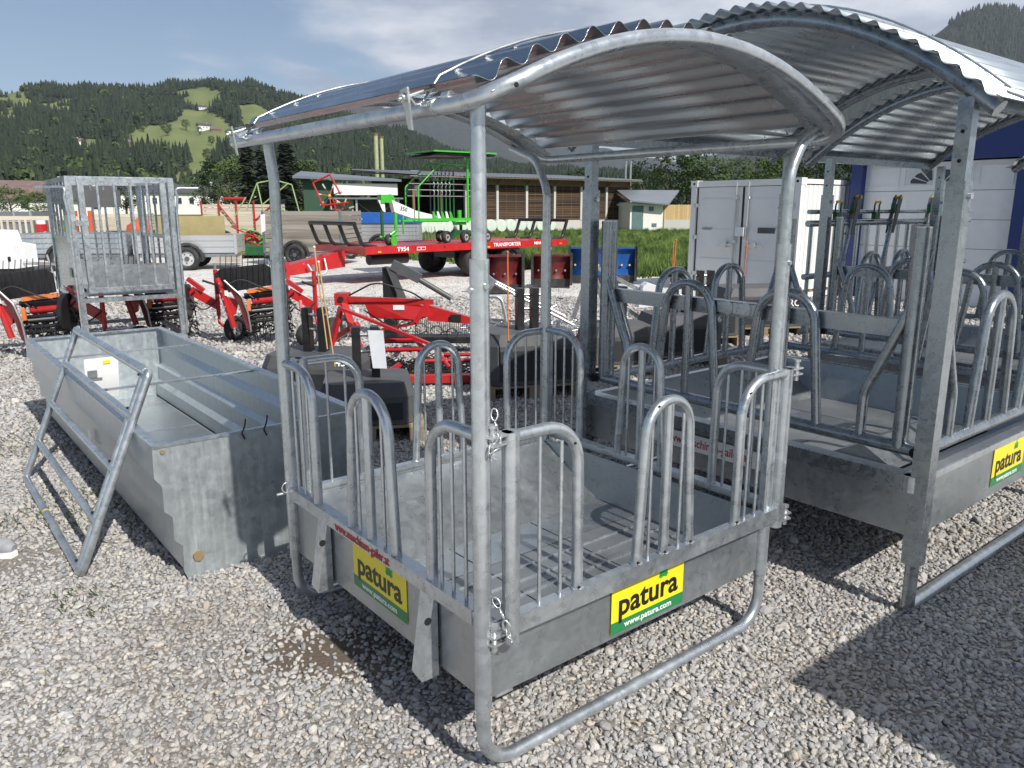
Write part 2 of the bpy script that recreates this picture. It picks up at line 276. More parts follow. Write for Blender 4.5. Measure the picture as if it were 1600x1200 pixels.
sheet('gravel_yard', [(-60, -12), (40, -12), (40, 15.5), (8, 17.2), (5.2, 18.4), (2.6, 18.6), (-1.0, 22.5), (-4, 26), (-12, 29), (-60, 33)], -0.004, 'gravel_far')
sheet('gravel_bed', [(-1.75, 0.88), (1.75, 0.88), (11.6, 14.25), (-11.6, 14.25)], 0.0, 'gravel_dirt')

# gravel stones: real stones, thousands of them, one scatter object
def stone_mat():
    m, n, t, b = newmat('stone'); oi = n.new('ShaderNodeObjectInfo'); rp = n.new('ShaderNodeValToRGB'); t.links.new(oi.outputs['Random'], rp.inputs[0]); rp.color_ramp.interpolation = 'LINEAR'
    e = rp.color_ramp.elements; e[0].position = 0; e[0].color = (0.28, 0.285, 0.295, 1); e[1].position = 1; e[1].color = (0.60, 0.59, 0.565, 1)
    for p, c in ((0.12, (0.335, 0.345, 0.365)), (0.35, (0.395, 0.40, 0.415)), (0.55, (0.45, 0.45, 0.45)), (0.70, (0.43, 0.415, 0.40)), (0.72, (0.37, 0.335, 0.31)), (0.74, (0.475, 0.47, 0.465)), (0.94, (0.54, 0.535, 0.525)), (0.965, (0.46, 0.40, 0.32))): k = e.new(p); k.color = c + (1,)
    tcn = n.new('ShaderNodeTexCoord'); nz = n.new('ShaderNodeTexNoise'); nz.inputs['Scale'].default_value = 1.6; nz.inputs['Detail'].default_value = 5; t.links.new(tcn.outputs['Object'], nz.inputs['Vector'])
    mr = n.new('ShaderNodeMapRange'); t.links.new(nz.outputs[0], mr.inputs['Value']); mr.inputs['To Min'].default_value = 0.75; mr.inputs['To Max'].default_value = 1.14
    # earth-stained patches of the yard, by place on the ground
    ge = n.new('ShaderNodeNewGeometry'); pn = n.new('ShaderNodeTexNoise'); pn.inputs['Scale'].default_value = 1.3; pn.inputs['Detail'].default_value = 4; t.links.new(ge.outputs['Position'], pn.inputs['Vector'])
    pm = n.new('ShaderNodeMapRange'); t.links.new(pn.outputs[0], pm.inputs['Value']); pm.inputs['From Min'].default_value = 0.50; pm.inputs['From Max'].default_value = 0.68; pm.inputs['To Max'].default_value = 0.38
    sc_ = n.new('ShaderNodeVectorMath'); sc_.operation = 'SCALE'; t.links.new(rp.outputs[0], sc_.inputs[0]); t.links.new(mr.outputs[0], sc_.inputs['Scale'])
    mxn = n.new('ShaderNodeMix'); mxn.data_type = 'RGBA'; mxn.blend_type = 'MULTIPLY'; t.links.new(pm.outputs[0], mxn.inputs[0]); t.links.new(sc_.outputs[0], mxn.inputs[6]); mxn.inputs[7].default_value = (0.66, 0.56, 0.46, 1)
    hs = n.new('ShaderNodeMix'); hs.data_type = 'RGBA'; hs.blend_type = 'MULTIPLY'; hs.inputs[0].default_value = 1; t.links.new(mxn.outputs[2], hs.inputs[6]); hs.inputs[7].default_value = (1.0, 0.972, 0.935, 1); t.links.new(hs.outputs[2], b.inputs['Base Color']); b.inputs['Roughness'].default_value = 0.72
    bump(n, t, b, nz.outputs[0], 0.3, 0.1)
stone_mat()
def ico(sub):
    bm = __import__('bmesh').new(); __import__('bmesh').ops.create_icosphere(bm, subdivisions=sub, radius=1); vs = [v.co.copy() for v in bm.verts]; fs = [[v.index for v in f.verts] for f in bm.faces]; bm.free(); return vs, fs
def protos(name, meshes):
    c = bpy.data.collections.new(name)
    for k, me in enumerate(meshes): c.objects.link(bpy.data.objects.new('%s_%02d' % (name, k), me))
    return c
def stone_mesh(seed, sub):
    rd = random.Random(seed); vs, fs = ico(sub); ax = (1, rd.uniform(0.6, 0.95), rd.uniform(0.38, 0.65)); cuts = [(Vector((rd.gauss(0, 1), rd.gauss(0, 1), rd.gauss(0, 1))).normalized(), rd.uniform(0.55, 0.85)) for _ in range(7)]
    o = []
    for v in vs:
        v = v.copy()
        for nn, dd in cuts:
            q = v.dot(nn)
            if q > dd: v -= nn * (q - dd)
        v += Vector((rd.uniform(-1, 1), rd.uniform(-1, 1), rd.uniform(-1, 1))) * 0.05; o.append((v.x * ax[0], v.y * ax[1], v.z * ax[2]))
    g = G(); g.add(o, fs, sub > 1); return g.data('stone', 'stone')
def scatter(name, pts, rot, scl, idx, coll, kind='stuff', realize=False):
    me = bpy.data.meshes.new(name); me.vertices.add(len(pts)); me.vertices.foreach_set('co', np.asarray(pts, 'f').ravel())
    a = me.attributes.new('rot', 'FLOAT_VECTOR', 'POINT'); a.data.foreach_set('vector', np.asarray(rot, 'f').ravel())
    a = me.attributes.new('scl', 'FLOAT_VECTOR', 'POINT'); a.data.foreach_set('vector', np.asarray(scl, 'f').ravel())
    a = me.attributes.new('idx', 'INT', 'POINT'); a.data.foreach_set('value', np.asarray(idx, 'i'))
    me.update(); o = link(name, me, kind=kind)
    gt = bpy.data.node_groups.new(name + '_nodes', 'GeometryNodeTree'); gt.interface.new_socket('Geometry', in_out='INPUT', socket_type='NodeSocketGeometry'); gt.interface.new_socket('Geometry', in_out='OUTPUT', socket_type='NodeSocketGeometry')
    gn = gt.nodes; gi = gn.new('NodeGroupInput'); go = gn.new('NodeGroupOutput'); ip = gn.new('GeometryNodeInstanceOnPoints'); ci = gn.new('GeometryNodeCollectionInfo'); ci.inputs['Collection'].default_value = coll; ci.inputs['Separate Children'].default_value = True; ci.inputs['Reset Children'].default_value = True
    def att(nm, ty): x = gn.new('GeometryNodeInputNamedAttribute'); x.data_type = ty; x.inputs['Name'].default_value = nm; return x.outputs['Attribute']
    L = gt.links.new; L(gi.outputs[0], ip.inputs['Points']); L(ci.outputs[0], ip.inputs['Instance']); ip.inputs['Pick Instance'].default_value = True
    L(att('idx', 'INT'), ip.inputs['Instance Index']); L(att('rot', 'FLOAT_VECTOR'), ip.inputs['Rotation']); L(att('scl', 'FLOAT_VECTOR'), ip.inputs['Scale'])
    L(ip.outputs[0], go.inputs[0]); md = o.modifiers.new('scatter', 'NODES'); md.node_group = gt; return o
def stones():
    P = []; S = []; I = []
    def zone(y0, y1, step, size, sub):
        ys = np.arange(y0, y1, step)
        for y in ys:
            hw = 0.74 * y + 1.1; xs = np.arange(-hw, hw, step * 1.1)
            n = len(xs); px = xs + rng.uniform(-0.55, 0.55, n) * step; py = y + rng.uniform(-0.55, 0.55, n) * step
            s = size * np.exp(rng.normal(0, 0.30, n)); P.append(np.stack([px, py, s * rng.uniform(-0.05, 0.42, n) + 0.0], 1)); S.append(s); I.append(rng.integers(0, 8, n) + (0 if sub else 8))
    zone(0.9, 3.4, 0.0150, 0.0101, 1); zone(3.4, 4.9, 0.0180, 0.0118, 1); zone(4.9, 8.0, 0.027, 0.0158, 0); zone(8.0, 14.2, 0.052, 0.027, 0)
    P = np.concatenate(P); S = np.concatenate(S); I = np.concatenate(I); n = len(P)
    # thin the stones a little where earth shows through
    d = np.sin(P[:, 0] * 2.1 + 1.3) * np.sin(P[:, 1] * 1.7 + 0.4) + 0.5 * np.sin(P[:, 0] * 5.3 + P[:, 1] * 3.1)
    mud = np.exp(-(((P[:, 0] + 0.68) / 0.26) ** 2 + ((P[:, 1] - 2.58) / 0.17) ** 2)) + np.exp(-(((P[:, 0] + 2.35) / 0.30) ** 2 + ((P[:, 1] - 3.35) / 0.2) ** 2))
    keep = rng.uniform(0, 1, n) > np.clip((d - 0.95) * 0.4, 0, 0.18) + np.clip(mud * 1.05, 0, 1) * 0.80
    P, S, I = P[keep], S[keep], I[keep]; n = len(P)
    rot = np.stack([rng.normal(0, 0.45, n), rng.normal(0, 0.45, n), rng.uniform(0, 6.28, n)], 1)
    coll = protos('stone', [stone_mesh(k, 2) for k in range(8)] + [stone_mesh(k + 20, 1) for k in range(8)])
    scatter('gravel', P, rot, np.stack([S * rng.uniform(0.85, 1.25, n), S, S], 1), I, coll); print('stones', n)
stones()
def weeds(spots):
    g = G(); rd = random.Random(3)
    for x, y, r_, k in spots:
        for _ in range(k):
            a = rd.uniform(0, 6.28); d = rd.random() ** 0.5 * r_; bx, by = x + d * math.cos(a), y + d * math.sin(a); h = rd.uniform(0.012, 0.038); a2 = rd.uniform(0, 6.28); lx, ly = math.cos(a2) * h * 0.8, math.sin(a2) * h * 0.8; w_ = 0.0022
            g.add([(bx - w_, by, 0), (bx + w_, by, 0), (bx + lx * .5 + w_, by + ly * .5, h * .8), (bx + lx, by + ly, h)], [(0, 1, 2, 3)])
    g.put('weeds', 'weed_green', kind='stuff')
plain('weed_green', (0.07, 0.11, 0.03), 0.8, var=0.4, scale=3)
weeds([(-2.45, 4.0, 0.35, 160), (-2.75, 3.6, 0.3, 90), (-1.9, 2.4, 0.3, 14), (-3.3, 5.3, 0.5, 150), (-1.75, 2.95, 0.15, 50), (-2.2, 3.0, 0.12, 30), (-1.5, 1.9, 0.2, 8), (-2.1, 3.9, 0.3, 110), (1.9, 9.5, 0.6, 60), (-0.5, 15.5, 2.5, 900), (0.8, 15, 1.5, 300), (-0.9, 2.75, 0.1, 3)])

# ---------------------------------------------------------------- shared shapes for the hay racks
def arch1(u): x = (u - 0.75) / 0.8; return 2.055 - 0.22 * x * x
def rrect(u0, u1, v0, v1, r, fz, n=26, seg=7):
    """closed rounded rectangle in plan, lifted by fz(u)"""
    P = []
    for k in range(n + 1): P.append((u0 + r + (u1 - u0 - 2 * r) * k / n, v0))
    for k in range(1, seg): a = -PI / 2 + PI / 2 * k / seg; P.append((u1 - r + r * math.cos(a), v0 + r + r * math.sin(a)))
    for k in range(13): P.append((u1, v0 + r + (v1 - v0 - 2 * r) * k / 12))
    for k in range(1, seg): a = PI / 2 * k / seg; P.append((u1 - r + r * math.cos(a), v1 - r + r * math.sin(a)))
    for k in range(n + 1): P.append((u1 - r - (u1 - u0 - 2 * r) * k / n, v1))
    for k in range(1, seg): a = PI / 2 + PI / 2 * k / seg; P.append((u0 + r + r * math.cos(a), v1 - r + r * math.sin(a)))
    for k in range(13): P.append((u0, v1 - r - (v1 - v0 - 2 * r) * k / 12))
    for k in range(1, seg): a = PI + PI / 2 * k / seg; P.append((u0 + r + r * math.cos(a), v0 + r + r * math.sin(a)))
    return [(a, b, fz(a)) for a, b in P]
def corrugated(f, a, b, pitch, amp, e0, e1, per=8, th=0.0012, swap=False):
    """curved corrugated sheet; waves run along e, profile across s"""
    g = G(); n = int(round((b - a) / pitch)) * per; prof = []
    for k in range(n + 1):
        s = a + (b - a) * k / n; z = f(s); ds = 1e-3; sl_ = (f(s + ds) - f(s - ds)) / (2 * ds); nn = Vector((-sl_, 1)).normalized(); h = amp * (1 + math.cos(2 * PI * (s - a) / pitch))
        prof.append((s + nn.x * h, z + nn.y * h, nn))
    vs = []; fs = []
    E_ = [e0, (e0 + e1) / 2, e1]
    for lay in (0, 1):
        for e in E_:
            for s, z, nn in prof:
                p = (s - nn.x * th * lay, e, z - nn.y * th * lay); vs.append((p[1], p[0], p[2]) if swap else p)
    m = n + 1
    for lay in (0, 1):
        for j in range(2):
            for k in range(n):
                q = lay * 3 * m + j * m + k; f_ = (q, q + 1, q + m + 1, q + m); fs.append(f_ if (lay == 0) != swap else f_[::-1])
    for j in (0, 2):
        for k in range(n): fs.append((j * m + k, j * m + k + 1, 3 * m + j * m + k + 1, 3 * m + j * m + k))
    g.add(vs, fs, True); return g
def chain(g, pts, r=0.0022, link_=0.030):
    pts = [Vector(p) for p in pts]; d = 0; seg = [(pts[i], pts[i + 1]) for i in range(len(pts) - 1)]; k = 0
    for a, b in seg:
        L = (b - a).length; n = max(1, int(L / (link_ * 0.72))); t = (b - a).normalized(); u = t.orthogonal().normalized(); w_ = t.cross(u)
        for i in range(n):
            c = a + (b - a) * (i + 0.5) / n; s = (u if k % 2 else w_); k += 1; P = []
            for q in range(10):
                an = 2 * PI * q / 10; P.append(c + t * math.cos(an) * link_ * 0.55 + s * math.sin(an) * link_ * 0.3)
            g.tube(P, r, 5, closed=True)
    return g
def sticker(parent, w_, h, loc, rot):
    """yellow brand plate with its green web-address band"""
    s = G().box(-w_ / 2, w_ / 2, -h / 2, h / 2, 0, 0.0015).put('sticker', 'yellow_print', parent, loc, rot)
    G().box(-w_ / 2, w_ / 2, -h / 2, -h * 0.27, 0.0016, 0.0024).put('web_band', 'green_print', s)
    text('patura', h * 0.62, 'black_print', s, (0, h * 0.02, 0.0022), (0, 0, 0), bold=0.022, sx=w_ / h * 0.52)
    text('www.patura.com', h * 0.17, 'white_print', s, (0, -h * 0.385, 0.003), (0, 0, 0), bold=0.015, sx=w_ / h * 0.56)
    g = G(); x0, y0 = w_ * 0.20, h * 0.24
    for a, L in ((90, 0.20), (50, 0.17), (130, 0.17), (18, 0.13), (162, 0.13)):
        d = Vector((math.cos(R(a)), math.sin(R(a)), 0)); pn = Vector((-d.y, d.x, 0)); b_ = Vector((x0, y0, 0.0023)); g.add([b_, b_ + d * L * h * 0.6 + pn * h * 0.055, b_ + d * L * h * 1.15, b_ + d * L * h * 0.6 - pn * h * 0.055], [(0, 3, 2, 1)])
    g.put('leaf_mark', 'leaf_print', s); return s

# ---------------------------------------------------------------- the near hay rack (round tube, single arch roof)
def near_rack():
    t = thing('hay_rack', 'front roofed galvanised hay rack with round tube posts and two yellow stickers on its tray', 'hay rack', (-0.081, 1.943, 0), YAW, 'galvanised hay racks standing on the gravel')
    W_, D_ = 1.336, 1.270
    tops = {(0, 0): [(0, 0, 1.44), (0, 0, 1.836)], (0, 1): [(0, D_ - .015, 1.44), (0, D_ - .02, 1.70), (-.012, D_ - .01, 1.842)], (1, 0): [(W_, 0, 1.44), (W_, 0, 1.72), (W_ + .06, -.0, 1.82), (1.50, 0, 1.875)], (1, 1): [(W_, D_, 1.44), (W_, D_, 1.68), (W_ + .02, D_ + .10, 1.82), (W_ + .03, D_ + .30, 1.885)]}
    for (i, j), up in tops.items():
        x, y = i * W_, j * D_
        p = G().tube([(x, y, 0.217), (x, y, 1.475)], 0.0252, 16).put('post', 'zinc', t)
        G().tube(fillet(up, 0.14, 8), 0.0195, 14).put('roof_strut', 'zinc', p)
        g = G(); g.cyl((x - 0.026 if i == 0 else x + .026, y, 1.40), (1, 0, 0), 0.009, 0.012, 6); g.cyl((x, y - 0.026, 1.41), (0, 1, 0), 0.008, 0.01, 6); g.put('bolt', 'zinc_bright', p)
    for j in (0, 1):
        y = j * D_; z = 0.0215
        G().tube(fillet([(0, y, 0.26), (0, y, z), (W_, y, z), (W_, y, 0.26)], 0.115, 8), 0.0205, 14).put('skid', 'zinc', t)
    # tray: outer skin, sloped inner walls, floor sheets
    tr = G()
    pl = [(0.006, 0.004), (W_ - .006, 0.004), (W_ - .006, D_ - .004), (0.006, D_ - .004)]; zt, zb = 0.468, 0.236
    n = 4
    for k in range(n):
        a, b_ = pl[k], pl[(k + 1) % n]; tr.add([(a[0], a[1], zb), (b_[0], b_[1], zb), (b_[0], b_[1], zt), (a[0], a[1], zt)], [(0, 1, 2, 3)])
    tr.add([(x, y, zb) for x, y in pl], [(3, 2, 1, 0)])
    inn = [(0.012, 0.012), (W_ - .012, 0.012), (W_ - .012, D_ - .012), (0.012, D_ - .012)]; fl = [(0.03, 0.16), (W_ - .03, 0.16), (W_ - .03, D_ - .42), (0.03, D_ - .42)]; zf = 0.262
    for k in range(n):
        a, b_, c, d = inn[k], inn[(k + 1) % n], fl[(k + 1) % n], fl[k]; z1 = 0.46 if k != 0 else 0.345
        if k == 0: tr.add([(a[0], a[1], 0.46), (b_[0], b_[1], 0.46), (b_[0], b_[1], 0.345), (a[0], a[1], 0.345)], [(0, 1, 2, 3)])
        tr.add([(a[0], a[1], z1), (b_[0], b_[1], z1), (c[0], c[1], zf), (d[0], d[1], zf)], [(0, 1, 2, 3)])
        tr.add([(a[0], a[1], 0.468), (b_[0], b_[1], 0.468), (b_[0], b_[1], 0.46), (a[0], a[1], 0.46)], [(0, 1, 2, 3)])
        tr.add([(pl[k][0], pl[k][1], zt), (pl[(k + 1) % n][0], pl[(k + 1) % n][1], zt), (b_[0], b_[1], zt), (a[0], a[1], zt)], [(0, 1, 2, 3)])
    to = tr.put('tray', 'zinc_sheet', t)
    for a in range(3):
        for b_ in range(3):
            u0 = 0.035 + a * 0.424; v0 = 0.165 + b_ * 0.228; G().box(u0, u0 + 0.418, v0, v0 + 0.222, 0.2645, 0.270).put('floor_sheet', 'tray_dirt' if b_ < 2 else 'zinc_sheet', to)
    for k in range(5): G().box(.05, W_ - .05, .185 + k * .085, .195 + k * .085, 0.2705, 0.276).put('floor_rib', 'zinc', to)
    G().box(0.02, W_ - 0.02, -0.006, 0.001, 0.425, 0.466).put('front_lip', 'zinc_sheet', to); G().box(0.05, 0.11, 0.004, 0.03, 0.226, 0.236).put('runner', 'zinc_bright', to)
    # side frames
    def loops(o, side, L, q, m, apex, cen, q2, zb, zt_, pl_):
        """o: parent, pl_(s,z): point on the frame's plane"""
        g = lambda: G()
        g().tube([pl_(*p) for p in []] or fillet([pl_(0, zt_), pl_(q * 0.98, zt_), pl_(q, zb)], 0.13, 8), 0.0175, 14).put('loop', 'zinc', o)
        g().tube(fillet([pl_(m[0], zb), pl_(m[0] + 0.032, zt_), pl_(m[1] - 0.032, zt_), pl_(m[1], zb)], 0.125, 10), 0.0175, 14).put('loop', 'zinc', o)
        g().tube(fillet([pl_(q2, zb), pl_(q2 + (0.0), zt_), pl_(L, zt_)], 0.13, 8), 0.0175, 14).put('loop', 'zinc', o)
        g().tube([pl_(cen, zb), pl_(cen, zt_ - 0.01)], 0.0165, 12).put('centre_bar', 'zinc', o)
        for s in [q * f for f in (0.30, 0.55, 0.79)] + [(m[0] + cen) / 2 - 0.01, (m[1] + cen) / 2 + 0.01] + [q2 + (L - q2) * f for f in (0.21, 0.45, 0.70)]:
            top = zt_ - 0.01
            if abs(s - q) < 0.1: top = zt_ - 0.045
            if abs(s - q2) < 0.1: top = zt_ - 0.045
            if m[0] < s < m[1]: top = zt_ - 0.03
            g().tube([pl_(s, zb), pl_(s, top)], 0.0058, 8).put('rod', 'zinc', o)
    def angle_rail(g, a, b_, out):
        """L-section: upright leg outside, flat leg on top"""
        a, b_, out = Vector(a), Vector(b_), Vector(out)
        g.add([a, b_, b_ + Vector((0, 0, .045)), a + Vector((0, 0, .045))], [(0, 1, 2, 3)]); i = -out
        q = [a, b_, b_ + Vector((0, 0, .045)), a + Vector((0, 0, .045)), a + Vector((0, 0, .045)) + i * .045, b_ + Vector((0, 0, .045)) + i * .045, a + i * .004, b_ + i * .004, a + i * .004 + Vector((0, 0, .041)), b_ + i * .004 + Vector((0, 0, .041)), a + i * .045 + Vector((0, 0, .041)), b_ + i * .045 + Vector((0, 0, .041))]
        g.add(q, [(3, 2, 5, 4), (0, 6, 7, 1), (6, 8, 9, 7), (8, 10, 11, 9), (10, 4, 5, 11), (0, 3, 4, 10, 8, 6), (1, 7, 9, 11, 5, 2)]); return g
    f = angle_rail(G(), (-0.022, D_ - .02, 0.474), (-0.022, 0.022, 0.474), (-1, 0, 0)).put('left_frame', 'zinc', t)
    loops(f, 0, D_, 0.25, (0.458, 0.755), 0.61, 0.618, 1.028, 0.515, 1.017, lambda s, z: (0, s, z))
    f2 = angle_rail(G(), (W_ + 0.022, 0.022, 0.474), (W_ + 0.022, D_ - .02, 0.474), (1, 0, 0)).put('right_frame', 'zinc', t)
    loops(f2, 0, D_, 0.25, (0.51, 0.77), 0.64, 0.64, 1.02, 0.505, 1.017, lambda s, z: (W_, s, z))
    for nm, y, sg in (('front_gate', -0.038, -1), ('rear_gate', D_ + 0.038, 1)):
        gt_ = G(); gt_.box(0.06, 1.40, y - 0.004 if sg < 0 else y - 0.031, y + 0.031 if sg < 0 else y + 0.004, 0.437, 0.492)
        go_ = gt_.put(nm, 'zinc', t); fy = y + (0.014 if sg < 0 else -0.014)
        loops(go_, 0, 1.375, 0.334, (0.592, 0.852), 0.70, 0.722, 1.112, 0.49, 1.008, lambda s, z, fy=fy: (max(s, 0.081), fy, z))
        hg = G()
        for x in (0.334, 0.592, 0.722, 0.852, 1.112): hg.cyl((x - .008, fy + sg * .0172, 0.500), (0, 1, 0), .0055, .003, 8)
        for x, z in ((0.30, 0.952), (0.655, 1.002), (1.135, 0.972)): hg.cyl((x, fy + sg * .0172, z), (0, 1, 0), .004, .003, 8)
        hg.put('drain_holes', 'dark_void', go_, kind='stuff')
        wg = G()
        for x in (0.334, 0.592, 0.722, 0.852, 1.112): wg.tube([(x + .0185 * math.cos(a), fy + .0185 * math.sin(a), .494 + .003 * math.sin(a * 5)) for a in np.linspace(0, 6.0, 14)], .0035, 5)
        wg.put('weld_beads', 'zinc_bright', go_, kind='stuff')
        for x in (0.081, 1.375): G().tube([(x, fy, 0.41), (x, fy, 1.024)], 0.0252, 16).put('gate_post', 'zinc', go_)
        # hinge plates and pins on both ends
        for x, xe in ((0.081, 0.0), (1.375, W_)):
            for z in (1.018, 0.447):
                pl2 = G(); dx = 1 if x < 1 else -1
                for dz in (0.0, -0.022): pl2.prism([(x, fy - 0.015, z + dz), (x - dx * .075, fy - .022, z + dz), (x - dx * .085, fy + .002, z + dz), (x - dx * .06, fy + 0.03, z + dz), (x, fy + .018, z + dz)], (0, 0, 0.006))
                pl2.cyl((x - dx * .062, fy - .002, z - .008), (0, 0, 1), 0.009, 0.075, 10); pl2.cyl((x - dx * .062, fy - .002, z + .03), (0, 0, 1), 0.014, 0.008, 12); pl2.put('hinge', 'zinc_bright', go_)
    # chains with which the front gate is pinned
    ch = chain(G(), [(0.036, -0.01, 1.09), (0.03, -0.02, 1.06), (0.03, -0.035, 1.035), (0.005, -0.032, 1.0), (0.0, -0.034, 0.975), (0.03, -0.04, 0.99), (0.04, -0.036, 1.03)]); ch.tube([(0.012, -0.03, 1.00), (0.012, -0.034, 0.965), (0.022, -.036, 0.96)], 0.0025, 6); ch.put('chain', 'zinc_bright', t)
    ch = chain(G(), [(0.030, -0.01, 0.555), (0.036, -0.03, 0.53), (0.04, -0.045, 0.50), (0.05, -0.058, 0.462), (0.055, -0.06, 0.425), (0.04, -0.062, 0.45), (0.035, -0.055, 0.50)]); ch.put('chain', 'zinc_bright', t)
    for y in (0.0, D_):
        g = G(); an = [(0.0, -0.03 if y == 0 else D_, 0)];
    g = G(); P = [(-0.02 - 0.022 * math.cos(a), D_ + 0.0, 0.515 + 0.022 * math.sin(a)) for a in [2 * PI * k / 12 for k in range(12)]]; g.tube(P, 0.003, 5, closed=True); g.cyl((-0.035, D_ + .01, 0.49), (1, 0, 0), 0.006, 0.05, 8); g.put('lynch_pin', 'zinc_bright', t)
    # tapered forklift brackets on the left side
    for v in (0.255, 0.965):
        g = G(); z0, z1 = 0.208, 0.474
        vs = [(-0.001, v - .03, z1), (-0.001, v + .045, z1), (-0.012, v + .045, z1), (-0.012, v - .03, z1), (-0.001, v - .03, z0), (-0.001, v + .045, z0 + .012), (-0.062, v + .028, z0 + .012), (-0.062, v - .03, z0)]
        g.add(vs, [(0, 1, 2, 3), (4, 7, 6, 5), (3, 2, 6, 7), (0, 3, 7, 4), (1, 5, 6, 2), (0, 4, 5, 1)]); b_ = g.put('bracket', 'zinc', t)
        G().cyl((-0.036, v - .0305, 0.40), (0, 1, 0), 0.0125, 0.002, 14).put('hole', 'dark_void', b_)
    # roof
    fr = G().tube(rrect(-0.045, 1.55, -0.10, 1.60, 0.13, arch1), 0.0205, 14, closed=True).put('roof_frame', 'zinc', t)
    for c in ((-0.045, 0.105), (1.55, 0.05)): G().tube([(c[0], c[1] - .004, arch1(c[0])), (c[0], c[1] + 0.004, arch1(c[0]))], 0.0235, 14).put('collar', 'zinc_bright', fr)
    for v0, v1 in ((-0.083, 0.045), (1.455, 1.583)):
        g = G(); n = 28; vs = []
        for k in range(n + 1):
            u = -0.02 + 1.545 * k / n; z = arch1(u) + 0.004
            vs += [(u, v0, z), (u, v1, z), (u, v0, z + .003), (u, v1, z + .003)]
        fs = [];
        for k in range(n): a = 4 * k; fs += [(a, a + 1, a + 5, a + 4), (a + 2, a + 6, a + 7, a + 3), (a, a + 4, a + 6, a + 2), (a + 1, a + 3, a + 7, a + 5)]
        g.add(vs, fs, True).put('arch_plate', 'zinc', fr)
    corrugated(lambda u: arch1(u) + 0.022, -0.035, 1.542, 0.0927, 0.0155, -0.045, 1.52, per=10).put('roof_sheet', 'roof_zinc', t)
    for v in (0.16, 1.36):
        P = [(-0.09, v, arch1(-0.05) + .03), (-0.075, v, arch1(-0.05) + .012), (-0.055, v, arch1(-0.05) + .014)] + [(u, v, arch1(u) + 0.060) for u in np.linspace(-0.0, 1.5, 24)] + [(1.56, v, arch1(1.55) + 0.03)]
        rd = G().tube(P, 0.0042, 8).put('tension_rod', 'zinc_bright', t)
        g = G(); g.prism([(-0.086, v - .010, arch1(-.05) - .050), (-0.082, v + .012, arch1(-.05) - .046), (-0.098, v + .022, arch1(-.05) + .045), (-0.104, v - .022, arch1(-.05) + .048)], (-0.006, 0, 0.0))
        g.tube([(-0.12, v, arch1(-.05) + .02), (-0.0, v, arch1(-.05) + .062)], 0.005, 8); g.cyl((-0.108, v, arch1(-.05) + .025), (1, 0, .3), 0.011, 0.01, 6); g.cyl((-0.045, v - .10, arch1(-.05) + .024), (0, 1, 0), 0.012, 0.03, 8)
        g.tube([(-0.06, v - .0, arch1(-.05) + .02), (-0.035, v - .0, arch1(-.05) - .0), (0.0, v, arch1(-.05) + .02)], 0.005, 8); g.put('clamp', 'zinc_bright', rd)
    G().cyl((0.02, -0.1205, arch1(0.02) - .002), (0, 1, 0), 0.006, 0.003, 12).put('hole', 'dark_void', fr)
    # stickers and lettering
    sticker(t, 0.355, 0.178, (0.688, -0.0, 0.343), facing(0, -1)); sticker(t, 0.36, 0.175, (0.0045, 0.59, 0.380), facing(-1, 0))
    text('www.maschinen-gailer.at', 0.046, 'red_print', t, (-0.0232, 0.66, 0.494), facing(-1, 0), bold=0.012, sx=0.82)
    for x, s_ in ((0.30, 1), (0.52, .8)): pass
    return t
rack1 = near_rack()

# ---------------------------------------------------------------- big square-post racks behind it
def arch2(v): x = (v - 0.97) / 1.05; return 2.375 - 0.43 * x * x
def palisade(t, L, pl_, z0=0.66, gate_bar=True, nrm=None, two=True):
    """one side: posts, slanted end tubes, two loops with centre bars"""
    o = G().tube([pl_(0.03, z0), pl_(L - 0.03, z0)], 0.027, 14, cap=True).put('side_frame', 'zinc_dark', t)
    for s in (0.03, L - .03): G().cyl(pl_(s, z0), Vector(pl_(1, 0)) - Vector(pl_(0, 0)), 0.0215, 0.056, 14).put('tube_end', 'dark_void', o)
    for s in (0.125, L - 0.085):
        G().tube([pl_(s, z0), pl_(s, 1.525)], 0.0305, 16).put('gate_post', 'zinc_dark', o); G().cyl(pl_(s, 1.527), (0, 0, 1), 0.0305, 0.004, 16).put('post_cap', 'zinc_bright', o)
    for s, e in ((0.125, 0.29), (L - 0.085, L - 0.255)): G().tube(fillet([pl_(s, 1.25), pl_((s + 2 * e) / 3, 0.98), pl_(e, 0.86), pl_(e, z0)], 0.18, 6), 0.0205, 12).put('slant_bar', 'zinc_dark', o)
    for c in ((0.675, 1.215) if two else (L / 2,)):
        G().tube(fillet([pl_(c - 0.19, z0), pl_(c - 0.13, 1.235), pl_(c + 0.13, 1.235), pl_(c + 0.19, z0)], 0.135, 10), 0.021, 12).put('loop', 'zinc_dark', o)
        G().tube([pl_(c, z0), pl_(c, 1.225)], 0.019, 12).put('centre_bar', 'zinc_dark', o)
    if gate_bar:
        a, b_ = Vector(pl_(0.13, 1.13)), Vector(pl_(L - .09, 1.13)); off = Vector(nrm) * -0.05
        G().beam(a + off, b_ + off, 0.05, 0.07).put('cross_bar', 'zinc_dark', o)
        g = G(); c = Vector(pl_(L * 0.5, 1.135)); d = (b_ - a).normalized(); n_ = Vector(nrm)
        for s in (-.04, .06): g.cyl(c + d * s - n_ * .018, n_, 0.032, 0.012, 14)
        g.beam(c - d * .1 - n_ * .02, c + d * .12 - n_ * .02, 0.008, 0.05); g.put('latch', 'zinc', o)
    return o
